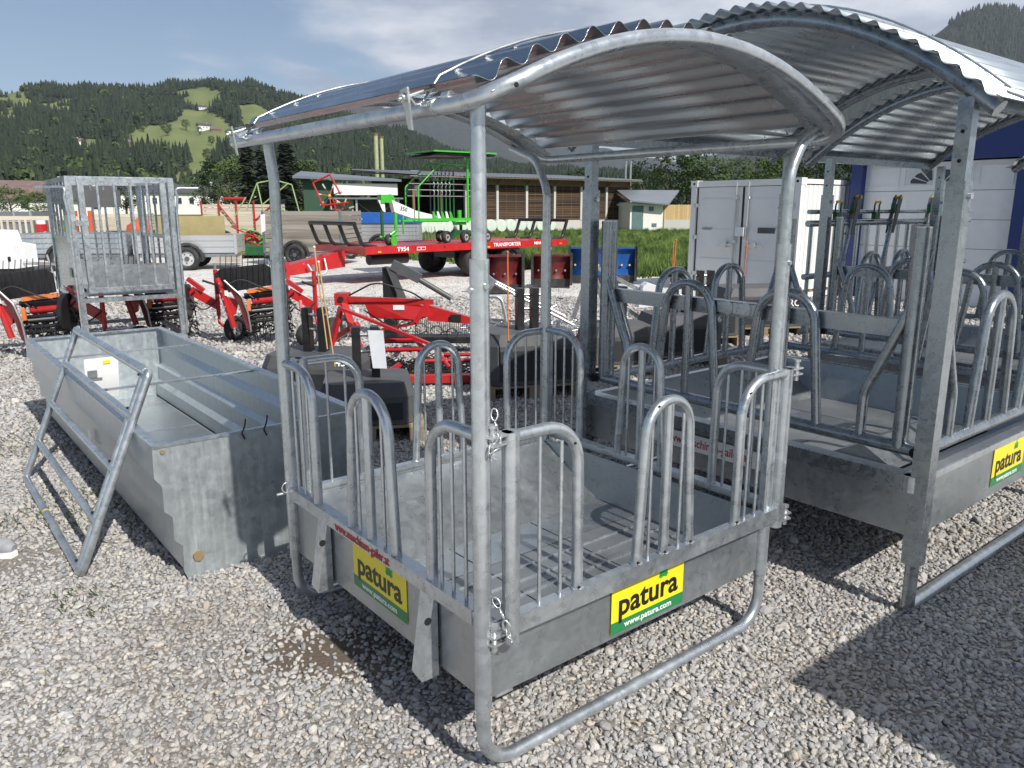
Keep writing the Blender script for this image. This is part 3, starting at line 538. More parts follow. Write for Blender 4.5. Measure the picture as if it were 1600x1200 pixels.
def big_rack(label, x, y, stick=True):
    t = thing('hay_rack', label, 'hay rack', (x, y, 0), YAW, 'galvanised hay racks standing on the gravel'); S = 1.87
    for i, j in ((0, 0), (1, 0), (0, 1), (1, 1)):
        px, py = i * S, j * S; sx, sy = 1 - 2 * i, 1 - 2 * j
        p = G().box(px - .033, px + .033, py - .033, py + .033, 0.215, 1.69).put('post', 'zinc_dark', t)
        G().box(px - .026, px + .026, py - .026, py + .026, 1.69, 1.975 if j == 0 else 1.955).put('roof_strut', 'zinc_dark', p)
        for z in (1.86, 1.76): G().cyl((px - .0265, py, z), (1, 0, 0), 0.007, 0.002, 10).put('hole', 'dark_void', p)
        g = G(); g.cyl((px + .008, py - .036, 1.64), (0, 1, 0), 0.013, 0.018, 6); g.put('bolt', 'zinc_bright', p)
        G().tube([(px, py, 0.03), (px, py, 0.22)], 0.026, 14).put('leg', 'zinc_dark', t)
    for j in (0, 1): G().tube([(-0.01, j * S, 0.028), (S + .01, j * S, 0.028)], 0.026, 14).put('skid', 'zinc', t)
    # tray
    g = G(); zt, zb = 0.572, 0.315; o0, o1 = 0.012, S - .012
    P = [(o0, o0), (o1, o0), (o1, o1), (o0, o1)]; I_ = [(.055, .055), (S - .055, .055), (S - .055, S - .055), (.055, S - .055)]; F_ = [(.10, .40), (S - .10, .40), (S - .10, S - .40), (.10, S - .40)]
    for k in range(4):
        a, b_, c, d, e, f = P[k], P[(k + 1) % 4], I_[(k + 1) % 4], I_[k], F_[(k + 1) % 4], F_[k]
        g.add([(a[0], a[1], zb), (b_[0], b_[1], zb), (b_[0], b_[1], zt), (a[0], a[1], zt)], [(0, 1, 2, 3)]); g.add([(a[0], a[1], zt), (b_[0], b_[1], zt), (c[0], c[1], zt), (d[0], d[1], zt)], [(0, 1, 2, 3)])
        g.add([(d[0], d[1], zt), (c[0], c[1], zt), (e[0], e[1], zb + .03), (f[0], f[1], zb + .03)], [(0, 1, 2, 3)])
    g.add([(x_, y_, zb) for x_, y_ in P], [(3, 2, 1, 0)]); tr = g.put('tray', 'zinc_sheet', t)
    for a in range(4):
        for b_ in range(2): G().box(.11 + a * .413, .11 + a * .413 + .406, .41 + b_ * .53, .41 + b_ * .53 + .522, zb + .033, zb + .038).put('floor_sheet', 'tray_dirt' if (a + b_) % 3 else 'zinc_sheet', tr)
    G().prism([(.7, .45, zb + .04), (.7, .75, zb + .04), (.7, .6, zb + .12)], (.8, 0, 0)).put('ledge', 'zinc_sheet', tr)
    # rim bars round the tray
    g = G(); g.box(-0.030, 0.010, 0.036, S - .036, 0.512, 0.575); g.put('rim', 'zinc_dark', tr); G().box(S - .01, S + .03, 0.036, S - .036, 0.512, 0.575).put('rim', 'zinc_dark', tr)
    G().cyl((-0.012, .036, .543), (0, 0, 1), .03, .064, 12).put('rim_corner', 'zinc', tr)
    G().box(0.05, S - .05, -0.0, 0.010, 0.545, 0.574).put('rim', 'zinc', tr)
    pl = (lambda s, z: (0.045, s, z)), (lambda s, z: (S - .045, s, z)), (lambda s, z: (s, 0.045, z)), (lambda s, z: (s, S - .045, z))
    palisade(t, S, pl[0], nrm=(-1, 0, 0)); palisade(t, S, pl[1], nrm=(1, 0, 0), gate_bar=False); palisade(t, S, pl[2], nrm=(0, -1, 0), gate_bar=False); palisade(t, S, pl[3], nrm=(0, 1, 0), gate_bar=False)
    # roof
    for u in (0.0, 1.93):
        G().tube([(u, v, arch2(v)) for v in np.linspace(-0.10, 2.05, 30)], 0.031, 12).put('roof_arch', 'zinc_dark', t)
    for v in (-.06, 2.0): G().beam((0.03, v, arch2(v) + .0), (1.90, v, arch2(v)), 0.03, 0.05).put('purlin', 'zinc_dark', t)
    corrugated(lambda v: arch2(v) + 0.033, -0.13, 2.074, 0.076, 0.0105, -0.10, 2.06, per=8, swap=True).put('roof_sheet', 'roof_zinc', t)
    for u in (0.10,):
        rd = G().tube([(u, v, arch2(v) + 0.068) for v in np.linspace(-0.09, 2.04, 28)], 0.005, 8).put('tension_rod', 'zinc_bright', t)
        g = G(); z = arch2(-.12); g.prism([(u - .03, -.165, z - .06), (u - .03, -.15, z + .06), (u + .03, -.15, z + .06), (u + .03, -.165, z - .06)], (0, -.006, 0)); g.tube([(u, -.18, z + .035), (u, -.02, z + .11)], 0.006, 8); g.cyl((u, -.165, z - .03), (0, 1, .2), 0.012, 0.016, 6); g.put('clamp', 'zinc_bright', rd)
    if stick:
        sticker(t, 0.37, 0.185, (0.92, 0.0095, 0.453), facing(0, -1))
        s = G().box(-.34, .34, -.042, .042, 0, .0012).put('dealer_sign', 'white_print', t, (-0.0, 1.03, 0.45), facing(-1, 0)); text('www.maschinen-gailer.at', 0.062, 'red_print', s, (0, 0, .0016), (0, 0, 0), bold=0.012, sx=0.82)
        g = G().box(-.035, .035, -.02, .02, 0, .001).put('type_plate', 'paper', t, (0.075, 0.011, 0.505), facing(0, -1)); G().box(-.028, .028, -.004, .004, .0012, .0016).put('print_line', 'grey_print', g)
    ch = chain(G(), [(0.03, 1.80, 0.70), (0.05, 1.79, 0.68), (0.02, 1.78, 0.64), (0.04, 1.80, 0.62)]); ch.put('chain', 'zinc_bright', t)
    ch = chain(G(), [(0.03, 1.81, 1.52), (0.05, 1.80, 1.50), (0.045, 1.79, 1.46), (0.02, 1.80, 1.49)]); ch.put('chain', 'zinc_bright', t)
    return t
c, s_ = math.cos(YAW), math.sin(YAW)
def Q(u, v): return (1.60 + u * c - v * s_, 2.87 + u * s_ + v * c)
rack5 = None
rack2 = big_rack('large square galvanised hay rack with a bowed corrugated roof, right behind the front rack', *Q(0, 0))

# ---------------------------------------------------------------- feed trough with stepped sides
def trough():
    L = 3.50; Wt = 0.99; lo, hi = 0.0, 1.14
    t = thing('feed_trough', 'long galvanised feed trough with stepped sides and flat end plates', 'trough', (-1.43, 3.15, 0), YAW)
    prof = [(-.087, .622), (-.092, .489), (-.063, .446), (-.065, .334), (-.034, .303), (-.036, .197), (-.004, .161), (-.009, .045), (0.0, 0.03)]
    zbot = 0.055; Wb = 0.80
    right = [(Wb - x, z) for x, z in prof]
    g = G(); n = len(prof)
    def skin(p, off, inv):
        vs = []; 
        for v in (0.012, L - .012):
            vs += [(x + off, v, max(z, zbot) if z < .05 else z) for x, z in p]
        fs = [(k, k + 1, n + k + 1, n + k) if not inv else (k, n + k, n + k + 1, k + 1) for k in range(n - 1)]
        return vs, fs
    th = 0.006
    for p, off, inv in ((prof, 0, True), (prof, th, False), (right, 0, False), (right, -th, True)): g.add(*skin(p, off, inv))
    g.add([(0, .012, zbot), (Wb, .012, zbot), (Wb, L - .012, zbot), (0, L - .012, zbot)], [(0, 1, 2, 3)]); g.add([(0, .012, zbot - .02), (Wb, .012, zbot - .02), (Wb, L - .012, zbot - .02), (0, L - .012, zbot - .02)], [(3, 2, 1, 0)])
    b = g.put('body', 'zinc_trough', t)
    for v in (0.0, L - .012):
        pts = [(x, v, max(z, .0)) for x, z in prof[:-1]] + [(0.008, v, -0.01)] + [(Wb - .008, v, -0.01)] + [(x, v, z) for x, z in right[:-1]][::-1]
        G().prism(pts, (0, 0.012, 0)).put('end_plate', 'zinc_trough', t)
    r1 = G().box(-.090, -.045, -.004, L + .004, .618, .630); r1.put('rim', 'zinc', t); G().box(Wb + .045, Wb + .090, -.004, L + .004, .618, .630).put('rim', 'zinc', t)
    G().box(-.045, Wb + .045, L - .035, L + .004, .618, .630).put('rim', 'zinc', t); G().box(-.045, Wb + .045, -.004, .020, .618, .630).put('rim', 'zinc', t)
    for v in (1.35, 2.55): G().box(-.05, Wb + .05, v - .018, v + .018, .606, .614).put('strap', 'zinc_bright', t)
    for k in range(3): G().box(.02, Wb - .02, .05 + k * 1.15, .05 + k * 1.15 + 1.13, zbot + .002, zbot + .006).put('floor_sheet', 'zinc_sheet' if k else 'tray_dirt', t)
    G().add([(.10, .55, zbot + .012), (.74, .50, zbot + .012), (.76, 1.15, zbot + .012), (.66, 1.42, zbot + .012), (.52, 1.30, zbot + .012), (.40, 1.62, zbot + .012), (.24, 1.50, zbot + .012), (.08, 1.75, zbot + .012)], [(0, 1, 2, 3, 4, 5, 6, 7)]).put('rust_stain', 'rust', t)
    G().cyl((.055, -.006, .10), (0, 1, 0), .024, .012, 6).put('bolt', 'ochre', t); G().cyl((-.05, -.0035, .60), (0, 1, 0), .009, .008, 10).put('bolt', 'ochre', t)
    for x in (.30, .40): G().tube([(x, -.006, .59), (x - .012, -.008, .62), (x + .004, -.003, .65), (x + .012, .004, .68)], .0035, 6).put('cable_tie', 'rubber', t)
    G().box(-.0905, -.0895, 1.30, 1.38, .30, .40).put('label_plate', 'paper', t)
    for v in (.9, 2.4): G().box(.06, Wb - .06, v, v + .1, -.01, zbot - .022).put('cross_bearer', 'zinc', t)
    return t
tro = trough()
tc_, ts_ = math.cos(YAW), math.sin(YAW)
def T(u, v): return (-1.43 + u * tc_ - v * ts_, 3.15 + u * ts_ + v * tc_)
def leaflet(name, label, pts, loc, rz):
    o = thing(name, label, 'leaflet', loc, rz); g = G(); n = 8; vs = []
    for j in range(n + 1):
        for k in range(2): vs.append((k * .21 - .105, -math.sin(j / n * PI) * .02 + j * .012, .30 * (1 - j / n)))
    g.add(vs, [(2 * j, 2 * j + 1, 2 * j + 3, 2 * j + 2) for j in range(n)], True)
    s = G(); s.add([(a, b - .002, c_) for a, b, c_ in g.v], g.f, True)
    s.put('sheet', 'paper', o); r_ = random.Random(5)
    for x0, x1, z0, z1, m in ((-.09, -.03, .17, .22, 'grey_print'), (-.095, .0, .145, .160, 'grey_print'), (-.095, -.06, .11, .13, 'black_print'), (-.095, -.05, .085, .10, 'grey_print'), (-.09, -.065, .045, .07, 'black_print'), (.01, .055, .255, .28, 'yellow_print')):
        zc_ = (z0 + z1) / 2; j = (1 - zc_ / .30); y = -math.sin(j * PI) * .02 + j * .096 - .006
        G().box(x0, x1, y, y + .002, z0, z1).put('print', m, o)
    return o
leaflet('product_leaflet', 'printed product leaflet in a plastic sleeve hanging inside the feed trough', None, T(.22, 2.47) + (.30,), YAW)
o = thing('paper_sheet', 'white paper sheet lying in the near end of the feed trough', 'paper', T(.20, .22) + (.42,), YAW)
G().add([(-.12, -.10, .10), (.12, -.12, .13), (.16, .10, -.06), (-.10, .14, -.08)], [(0, 1, 2, 3)]).put('sheet', 'paper', o)

# ---------------------------------------------------------------- frame leaning on the trough
def lean_gate():
    t = thing('leaning_gate', 'galvanised tube gate section with three cross bars leaning against the trough', 'gate', (-1.903, 3.164, 0), YAW)
    a = Vector((0, 0, .02)); up = Vector((.364, -.0, .858)); dv = Vector((0, 1.605, 0)); pt = lambda s, h: a + dv * s + up * h
    G().tube(fillet([pt(0.03, 0), pt(0, 0), pt(0, 1), pt(.03, 1)], .10, 7), .0185, 14).put('stile', 'zinc', t)
    G().tube(fillet([pt(.035, -.02), pt(.035, 0.0), pt(.045, 1.0)], .05, 4), .0155, 12).put('inner_stile', 'zinc', t)
    G().tube([pt(.998, 0.0), pt(.998, 1)], .0185, 14).put('stile', 'zinc', t)
    G().tube([pt(.02, 0), pt(1, 0)], .0185, 14).put('rail', 'zinc', t); G().tube([pt(.02, 1), pt(1, 1)], .022, 14).put('rail', 'zinc', t)
    for h in (.245, .505, .775): G().tube([pt(.01, h), pt(1, h)], .0175, 14).put('cross_bar', 'zinc', t)
    G().tube([pt(.56, .0), pt(.575, .0)], .0188, 12).put('tape_mark', 'yellow_print', t)
    for s in (0.05,):
        for h in (.03, .27, .53, .80, .97): G().cyl(pt(s, h) + Vector((-.012, 0, .01)), (-.9, 0, .4), .006, .012, 8).put('hole', 'dark_void', t)
    return t
lean_gate()

# ---------------------------------------------------------------- hills, forest, mountains
def interp(tab, a):
    xs = [p[0] for p in tab]; ys = [p[1] for p in tab]; return float(np.interp(a, xs, ys))
SKY = [(-60, 5.5), (-40, 6.6), (-34.3, 7.0), (-31.8, 7.1), (-30.3, 7.6), (-28.1, 7.66), (-25.6, 7.87), (-23.8, 7.87), (-22.2, 8.23), (-20, 8.51), (-17.8, 8.46), (-16.8, 8.35), (-15.6, 7.97), (-14, 7.62), (-12.5, 7.27), (-11.3, 6.73), (-8.9, 5.94), (-6.7, 5.51), (-5.1, 4.72), (-2.7, 3.87), (0, 3.44), (3.2, 3.09), (8.35, 2.89), (11.2, 2.61), (15.5, 2.3), (21.7, 2.0), (27.5, 1.8), (60, 1.5)]
D0, D1 = 430.0, 1600.0
def hill_el(az, t): return max(0.0, interp(SKY, az) - 0.62) * (t ** 0.85 if t <= 1 else 1 - (t - 1) * 0.9)
def hill_pt(az, t):
    wob = 1 + 0.035 * math.sin(az * 0.9 + t * 7) + 0.02 * math.sin(az * 2.7 - t * 11)
    d = D0 + (D1 - D0) * t; e = hill_el(az, t) * (wob if t < 0.92 else 1); a = R(az); return (d * math.sin(a), d * math.cos(a), d * math.tan(R(e)) + 1.6 * t - 0.3)
g = G(); AZ = np.arange(-60, 50.1, 0.25); TT = np.linspace(0, 1.3, 120)
g.add([hill_pt(a, t) for t in TT for a in AZ], [(j * len(AZ) + k, j * len(AZ) + k + 1, (j + 1) * len(AZ) + k + 1, (j + 1) * len(AZ) + k) for j in range(len(TT) - 1) for k in range(len(AZ) - 1)], True)
MEADOWS = [[(-25.84, 4.23), (-24.11, 4.99), (-22.37, 5.41), (-21.99, 6.28), (-20.62, 6.42), (-19.61, 5.75), (-18.58, 5.06), (-18.64, 4.25), (-19.76, 3.89), (-21.52, 3.6), (-23.25, 3.9)], [(-21.7, 4.2), (-19.75, 4.1), (-20.22, 3.07), (-20.82, 2.03), (-21.75, 1.1), (-26.28, 1.2), (-26, 1.8), (-23.04, 2.1), (-22.0, 2.55), (-21.6, 3.04)],
           [(-22.57, 7.2), (-20.43, 7.6), (-19.1, 7.1), (-20.3, 6.8)], [(-18.64, 6.5), (-17.35, 6.47), (-15.82, 6.03), (-15.67, 5.71), (-17.85, 5.16), (-18.47, 5.55)], [(-31.97, 5.95), (-30.78, 6.35), (-29.25, 6.5), (-27.6, 6.4), (-28.64, 6.2), (-29.99, 6.15), (-31.01, 6.0), (-33.0, 5.8)], [(-34, 5.5), (-31.1, 5.5), (-31.23, 5.25), (-34, 5.1)], [(-28.87, 4.0), (-27.45, 4.28), (-25.66, 4.27), (-25.69, 3.8), (-27.85, 3.7)], [(-33.8, 6.6), (-30.4, 6.75), (-30.5, 6.45), (-34, 6.2)]]
def inside(a, e):
    for P in MEADOWS:
        c_ = False; n = len(P); j = n - 1
        for i in range(n):
            if (P[i][1] > e) != (P[j][1] > e) and a < (P[j][0] - P[i][0]) * (e - P[i][1]) / (P[j][1] - P[i][1]) + P[i][0]: c_ = not c_
            j = i
        if c_: return True
    return False
hills = g.put('forested_hills', 'hill_grass', kind='structure')
at_ = hills.data.attributes.new('open', 'FLOAT', 'POINT'); at_.data.foreach_set('value', np.array([1.0 if any(inside(a, hill_el(a, t) + q) for q in (0, .3)) else 0.0 for t in TT for a in AZ], 'f'))
hm = M['hill_grass'].node_tree; hb = hm.nodes['Principled BSDF']; an = hm.nodes.new('ShaderNodeAttribute'); an.attribute_name = 'open'; mxh = hm.nodes.new('ShaderNodeMix'); mxh.data_type = 'RGBA'
hm.links.new(an.outputs['Fac'], mxh.inputs[0]); mxh.inputs[6].default_value = (0.018, 0.026, 0.014, 1); hm.links.new(hb.inputs['Base Color'].links[0].from_socket, mxh.inputs[7]); hm.links.new(mxh.outputs[2], hb.inputs['Base Color'])
def leafmat(name, ca, cb):
    m, n, t, b = newmat(name); oi = n.new('ShaderNodeObjectInfo'); ge = n.new('ShaderNodeNewGeometry'); rp = n.new('ShaderNodeValToRGB')
    s = mth('ADD', mth('MULTIPLY', oi.outputs['Random'], 0.6, n, t), mth('MULTIPLY', ge.outputs['Random Per Island'], 0.4, n, t), n, t); t.links.new(s, rp.inputs[0])
    rp.color_ramp.elements[0].position = 0.15; rp.color_ramp.elements[1].position = 0.85; rp.color_ramp.elements[0].color = ca + (1,); rp.color_ramp.elements[1].color = cb + (1,)
    t.links.new(rp.outputs[0], b.inputs['Base Color']); b.inputs['Roughness'].default_value = 0.85; return m
leafmat('needles', (0.005, 0.014, 0.009), (0.024, 0.040, 0.017)); leafmat('broadleaf', (0.035, 0.065, 0.018), (0.085, 0.12, 0.03)); leafmat('leaf_dark', (0.020, 0.045, 0.014), (0.055, 0.085, 0.022)); leafmat('meadow_blade', (0.06, 0.12, 0.02), (0.15, 0.21, 0.05)); plain('bark', (0.10, 0.08, 0.06), 0.9, var=0.3)
def conifer_mesh(seed, slim=1.0):
    rd = random.Random(seed); g = G(); L = 7
    for k in range(L):
        z0 = 0.10 + 0.80 * k / L; z1 = z0 + 0.26; r_ = (0.20 * (1 - z0) + 0.015) * slim; n = 9; ring = []
        for q in range(n):
            a = 2 * PI * (q + rd.random() * .5) / n; rr = r_ * (0.62 + 0.55 * rd.random()) * (1 if q % 2 else 0.72); ring.append((math.cos(a) * rr, math.sin(a) * rr, z0 - 0.045 * rd.random()))
        g.add(ring + [(rd.uniform(-.008, .008), rd.uniform(-.008, .008), min(1.0, z1))], [(q, (q + 1) % n, n) for q in range(n)])
    g.tube([(0, 0, -0.03), (0, 0, 0.3)], [0.012, 0.008], 4, cap=False); return g.data('conifer', 'needles')
def blob_mesh(seed, mat='broadleaf'):
    rd = random.Random(seed); g = G()
    for _ in range(90):
        a = rd.uniform(0, 6.28); h = rd.uniform(-1, 1); r_ = (1 - h * h) ** .5 * rd.uniform(.75, 1.05); c_ = Vector((math.cos(a) * r_ * .36, math.sin(a) * r_ * .36, .58 + h * .40)); s = rd.uniform(.06, .12)
        u = Vector((rd.gauss(0, 1), rd.gauss(0, 1), rd.gauss(0, 1))).normalized() * s; v = u.orthogonal().normalized() * s; g.add([c_ - u, c_ + v, c_ + u, c_ - v], [(0, 1, 2, 3)])
    g.tube([(0, 0, -.03), (0, 0, .5)], [.02, .01], 4, cap=False); return g.data('broad_tree', mat)
def forest():
    P = []; I = []; S = []; d = D0 + 6
    while d < D1 + 60:
        t = (d - D0) / (D1 - D0); step = 6.6 + 1.4 * t; n = int(R(94) * d / step)
        for k in range(n):
            az = -42 + 94 * (k + rng.uniform(-.5, .5)) / n; tt = t + rng.uniform(-.5, .5) * step / (D1 - D0)
            if tt < 0: continue
            e = hill_el(az, tt)
            a_ = az + rng.uniform(-.2, .2)
            if inside(a_, e) or inside(a_, e + .35) or inside(a_, e + .55): continue
            br = rng.random() < (0.30 if tt < .25 else 0.07); hgt = (rng.uniform(11, 19) + 9 * max(0, math.sin(az * 1.9 + tt * 13) * math.sin(az * .7 - tt * 21))) if not br else rng.uniform(8, 16)
            P.append(hill_pt(az, tt)); I.append(6 + rng.integers(0, 3) if br else rng.integers(0, 6)); S.append((hgt * rng.uniform(1.0, 1.45),) * 2 + (hgt * (1 - .3 * (tt > .85)),))
        d += step * 0.98
    n = len(P); rot = np.stack([rng.normal(0, .03, n), rng.normal(0, .03, n), rng.uniform(0, 6.28, n)], 1)
    coll = protos('wood', [conifer_mesh(k, 0.8 + .12 * (k % 3)) for k in range(6)] + [blob_mesh(k) for k in range(3)])
    scatter('forest', P, rot, S, I, coll); print('forest trees', n)
forest()
def ridge(name, tab, d, depth, seed, base=-20):
    rd = np.random.default_rng(seed); az = np.arange(tab[0][0], tab[-1][0] + .01, 0.22); rows = 26; g = G(); vs = []
    ph = rd.uniform(0, 6.28, 12); fr = rd.uniform(0.4, 4.5, 12)
    for j in range(rows):
        q = j / (rows - 1)
        for a in az:
            top = interp(tab, a) + sum(0.045 / (1 + f * .5) * math.sin(a * f + p) for f, p in zip(fr, ph)); dd = d - depth * (1 - q); gul = 1 + 0.035 * sum(math.sin(a * f * 1.7 + p + q * 3) for f, p in zip(fr[:5], ph[:5])) * math.sin(q * PI) * .5
            e = top * (q ** 1.15) * gul; z = dd * math.tan(R(max(0, e))); vs.append((dd * math.sin(R(a)), dd * math.cos(R(a)), base + (z - base) * (1 if q > 0 else 0)))
    n = len(az); g.add(vs, [(j * n + k, j * n + k + 1, (j + 1) * n + k + 1, (j + 1) * n + k) for j in range(rows - 1) for k in range(n - 1)], True); return g.put(name, 'mountain_forest', kind='structure')
ridge('middle_mountain', [(-26, 2), (-18.4, 3.3), (-15.7, 6.04), (-13.6, 7.11), (-12.37, 7.66), (-11.23, 7.40), (-8.9, 6.61), (-5.36, 6.4), (-2.7, 6.0), (0, 5.4), (4.5, 4.4), (9, 3.5), (11.6, 3.1), (15.4, 3.8), (19.5, 3.9), (26, 3.2), (34, 2)], 6200, 3000, 4)
rm_tab = [(14, 2.2), (17, 4.5), (19.4, 6.3), (23, 8.07), (25.5, 9.2), (26.64, 10.15), (27.45, 10.7), (28.08, 11.1), (29.04, 11.38), (30.02, 11.4), (30.66, 11.32), (31.35, 10.9), (34.65, 8.9), (45, 6), (55, 3)]
rmo = ridge('right_mountain', [(14, 2.2), (17, 4.5), (19.4, 6.3), (23, 8.07), (25.5, 9.2), (26.64, 10.15), (27.45, 10.7), (28.08, 11.1), (29.04, 11.38), (30.02, 11.4), (30.66, 11.32), (31.35, 10.9), (34.65, 8.9), (45, 6), (55, 3)], 3600, 2000, 9)

def mountain_wood():
    me = rmo.data; P = []; S = []
    for p in me.polygons:
        cs = [me.vertices[i].co for i in p.vertices]; a = math.degrees(math.atan2(cs[0].x, cs[0].y))
        if not 18 < a < 37 or cs[0].z < 150: continue
        for _ in range(13):
            u, v = rng.random(), rng.random(); q = (cs[0] * (1 - u) + cs[1] * u) * (1 - v) + (cs[3] * (1 - u) + cs[2] * u) * v; k = math.sin(q.x * .011) * math.sin(q.z * .016 + q.x * .004)
            if k > .55: continue
            P.append(tuple(q)); h = rng.uniform(16, 30); S.append((h * 1.5, h * 1.5, h))
    n = len(P); scatter('mountain_wood', P, np.stack([np.zeros(n), np.zeros(n), rng.uniform(0, 6.28, n)], 1), S, rng.integers(0, 6, n), protos('mountain_trees', [conifer_mesh(k + 40, 1.0) for k in range(6)])); print('mountain trees', n)
mountain_wood()

# trees one can tell apart
def tree_parts(seed, kind):
    """trunk with limbs, crown of leaf-sized faces gathered in clumps; unit height about 1"""
    rd = random.Random(seed); g = G(); tr = G()
    if kind == 'conifer':
        tr.tube([(0, 0, 0), (0, 0, .95)], [.018, .003], 6)
        for k in range(26):
            z = .10 + .86 * k / 26; L = .21 * (1 - z) + .02
            for q in range(7):
                a = rd.uniform(0, 6.28); l = L * rd.uniform(.6, 1.1)
                for s in range(5):
                    f = (s + 1) / 5; c_ = Vector((math.cos(a) * l * f, math.sin(a) * l * f, z - f * f * l * .35 + rd.uniform(-.01, .01))); w_ = .030 * (1.2 - f * .5)
                    n_ = Vector((-math.sin(a), math.cos(a), rd.uniform(-.5, .5))) * w_; d_ = Vector((math.cos(a), math.sin(a), -.45)) * w_ * 1.2; g.add([c_ - n_, c_ - d_ * .3, c_ + n_, c_ + d_], [(0, 1, 2, 3)])
    else:
        tr.tube([(0, 0, 0), (.01, .005, .25), (0, .01, .55)], [.026, .018, .008], 7); cl = []
        for k in range(9):
            a = rd.uniform(0, 6.28); z = rd.uniform(.2, .5); e = Vector((math.cos(a) * rd.uniform(.15, .3), math.sin(a) * rd.uniform(.15, .3), z + rd.uniform(.15, .35))); tr.tube([(0, 0, z), e * .6 + Vector((0, 0, z)) * .4, e], [.010, .006, .002], 5)
        for k in range(46):
            a = rd.uniform(0, 6.28); h = rd.uniform(-1, 1); q = (1 - h * h) ** .5 * rd.uniform(.5, 1); cl.append((Vector((math.cos(a) * q * .34, math.sin(a) * q * .34, .60 + h * .36)), rd.uniform(.06, .12)))
        for c_, r_ in cl:
            for _ in range(46):
                p = c_ + Vector((rd.gauss(0, 1), rd.gauss(0, 1), rd.gauss(0, .8))) * r_ * .55; s = rd.uniform(.010, .020); u = Vector((rd.gauss(0, 1), rd.gauss(0, 1), rd.gauss(0, 1))).normalized() * s; v = u.orthogonal().normalized() * s; g.add([p - u, p + v, p + u, p - v], [(0, 1, 2, 3)])
    return tr.data('trunk', 'bark'), g.data('crown', {'conifer': 'needles', 'broad': 'broadleaf', 'dark': 'leaf_dark'}[kind])
TP = {k: [tree_parts(s, k) for s in r_] for k, r_ in (('conifer', (1, 2)), ('broad', (3, 4, 5)), ('dark', (6, 7)))}
def tree(x, y, z, h, kind, v, label, wd=1.0, group='trees on the valley floor'):
    t = thing('tree', label, 'tree', (x, y, z), rng.uniform(0, 6.28), group); t.scale = (h * wd, h * wd, h); a, b = TP[kind][v % len(TP[kind])]; link('trunk', a, t); link('crown', b, t); return t
def at(px, py_ground_D, D): return ((px - 800) / 1215 * D * 0.98, D)
# row of broadleaf trees behind the barn end and the containers (x, distance, height, kind)
for i, (px, D, h, k, wd, lb) in enumerate([(1048, 96, 8.4, 'broad', 1.0, 'leafy tree just right of the barn end, top of its crown against the sky'), (905, 100, 6.2, 'dark', 1.15, 'low rounded dark tree peeping over the barn roof'), (1005, 88, 6.6, 'broad', .95, 'bushy tree behind the small white shed'), (1085, 92, 8.0, 'broad', .9, 'tall light green tree left of the container top'), (1110, 90, 7.0, 'dark', 1.15, 'dark green round tree above the left half of the container'),
        (1140, 94, 7.2, 'dark', 1.1, 'dark tree above the middle of the container'), (1180, 96, 7.4, 'broad', 1.1, 'green tree above the right half of the container'), (1215, 90, 7.2, 'dark', 1.1, 'dark tree behind the right post of the front rack'), (1262, 60, 5.9, 'broad', 1.1, 'sunlit tree between the front rack post and the blue column'), (1300, 64, 5.4, 'dark', 1.1, 'dark tree beside the blue column of the hall')]):
    x, y = at(px, 0, D); tree(x, y, 0, h, k, i, lb, wd)
for i, (px, D, h, k, wd, lb) in enumerate([(345, 150, 10, 'dark', 1.1, 'dark tree right of the long white building'), (368, 130, 9.2, 'broad', 1.1, 'green tree above the stacked boards'), (392, 120, 11.5, 'conifer', 1.6, 'spruce left of the rack post, behind the wooden trailer'), (415, 116, 10.2, 'conifer', 1.7, 'spruce hidden partly by the left rack post'), (452, 112, 10.8, 'conifer', 1.9, 'broad spruce right of the left rack post'), (472, 118, 8.2, 'dark', 1.1, 'dark tree by the green hall corner'),
        (20, 95, 4.0, 'broad', 1.6, 'low bush at the far left behind the grey box'), (62, 100, 3.4, 'broad', 1.7, 'bush in front of the brown roofed house'), (322, 170, 9, 'broad', 1.2, 'pale tree behind the long white building'), (200, 130, 6.5, 'dark', 1.3, 'dark tree seen through the crate bars'), (665, 90, 4.8, 'dark', 1.3, 'dark tree behind the open barn bay')]):
    x, y = at(px, 0, D); tree(x, y, 0, h, k, i, lb, wd)
def on_hill(az, el):
    t = min(1.0, (max(el, .05) / max(.1, interp(SKY, az) - .62)) ** (1 / .85)); return hill_pt(az, t), t
for i, (az, el, h, k) in enumerate([(-25.09, 4.35, 15, 'dark'), (-24.36, 4.6, 13, 'dark'), (-22.95, 4.35, 16, 'broad'), (-21.81, 5.0, 15, 'broad'), (-24.14, 3.85, 16, 'conifer'), (-23.25, 4.9, 8, 'dark'), (-20.33, 4.1, 11, 'dark'), (-20.98, 4.8, 10, 'broad'), (-19.2, 4.7, 12, 'dark'), (-20.6, 2.9, 14, 'broad'), (-22.0, 1.6, 12, 'broad')]):
    p, t = on_hill(az, el); names = ['dark round tree at the left end of the hill meadow', 'dark tree next to the small barn on the hill meadow', 'lone round tree in the middle of the hill meadow', 'round tree near the upper farm', 'pointed spruce below the small barn on the meadow', 'small bush high on the meadow', 'dark tree by the white farmhouse', 'tree left of the white farmhouse', 'dark tree right of the white farmhouse', 'tree on the lower meadow tongue', 'tree at the foot of the meadow']
    tree(p[0], p[1], p[2] - .3, h, k, i, names[i], 1.1, 'trees on the hill meadow')
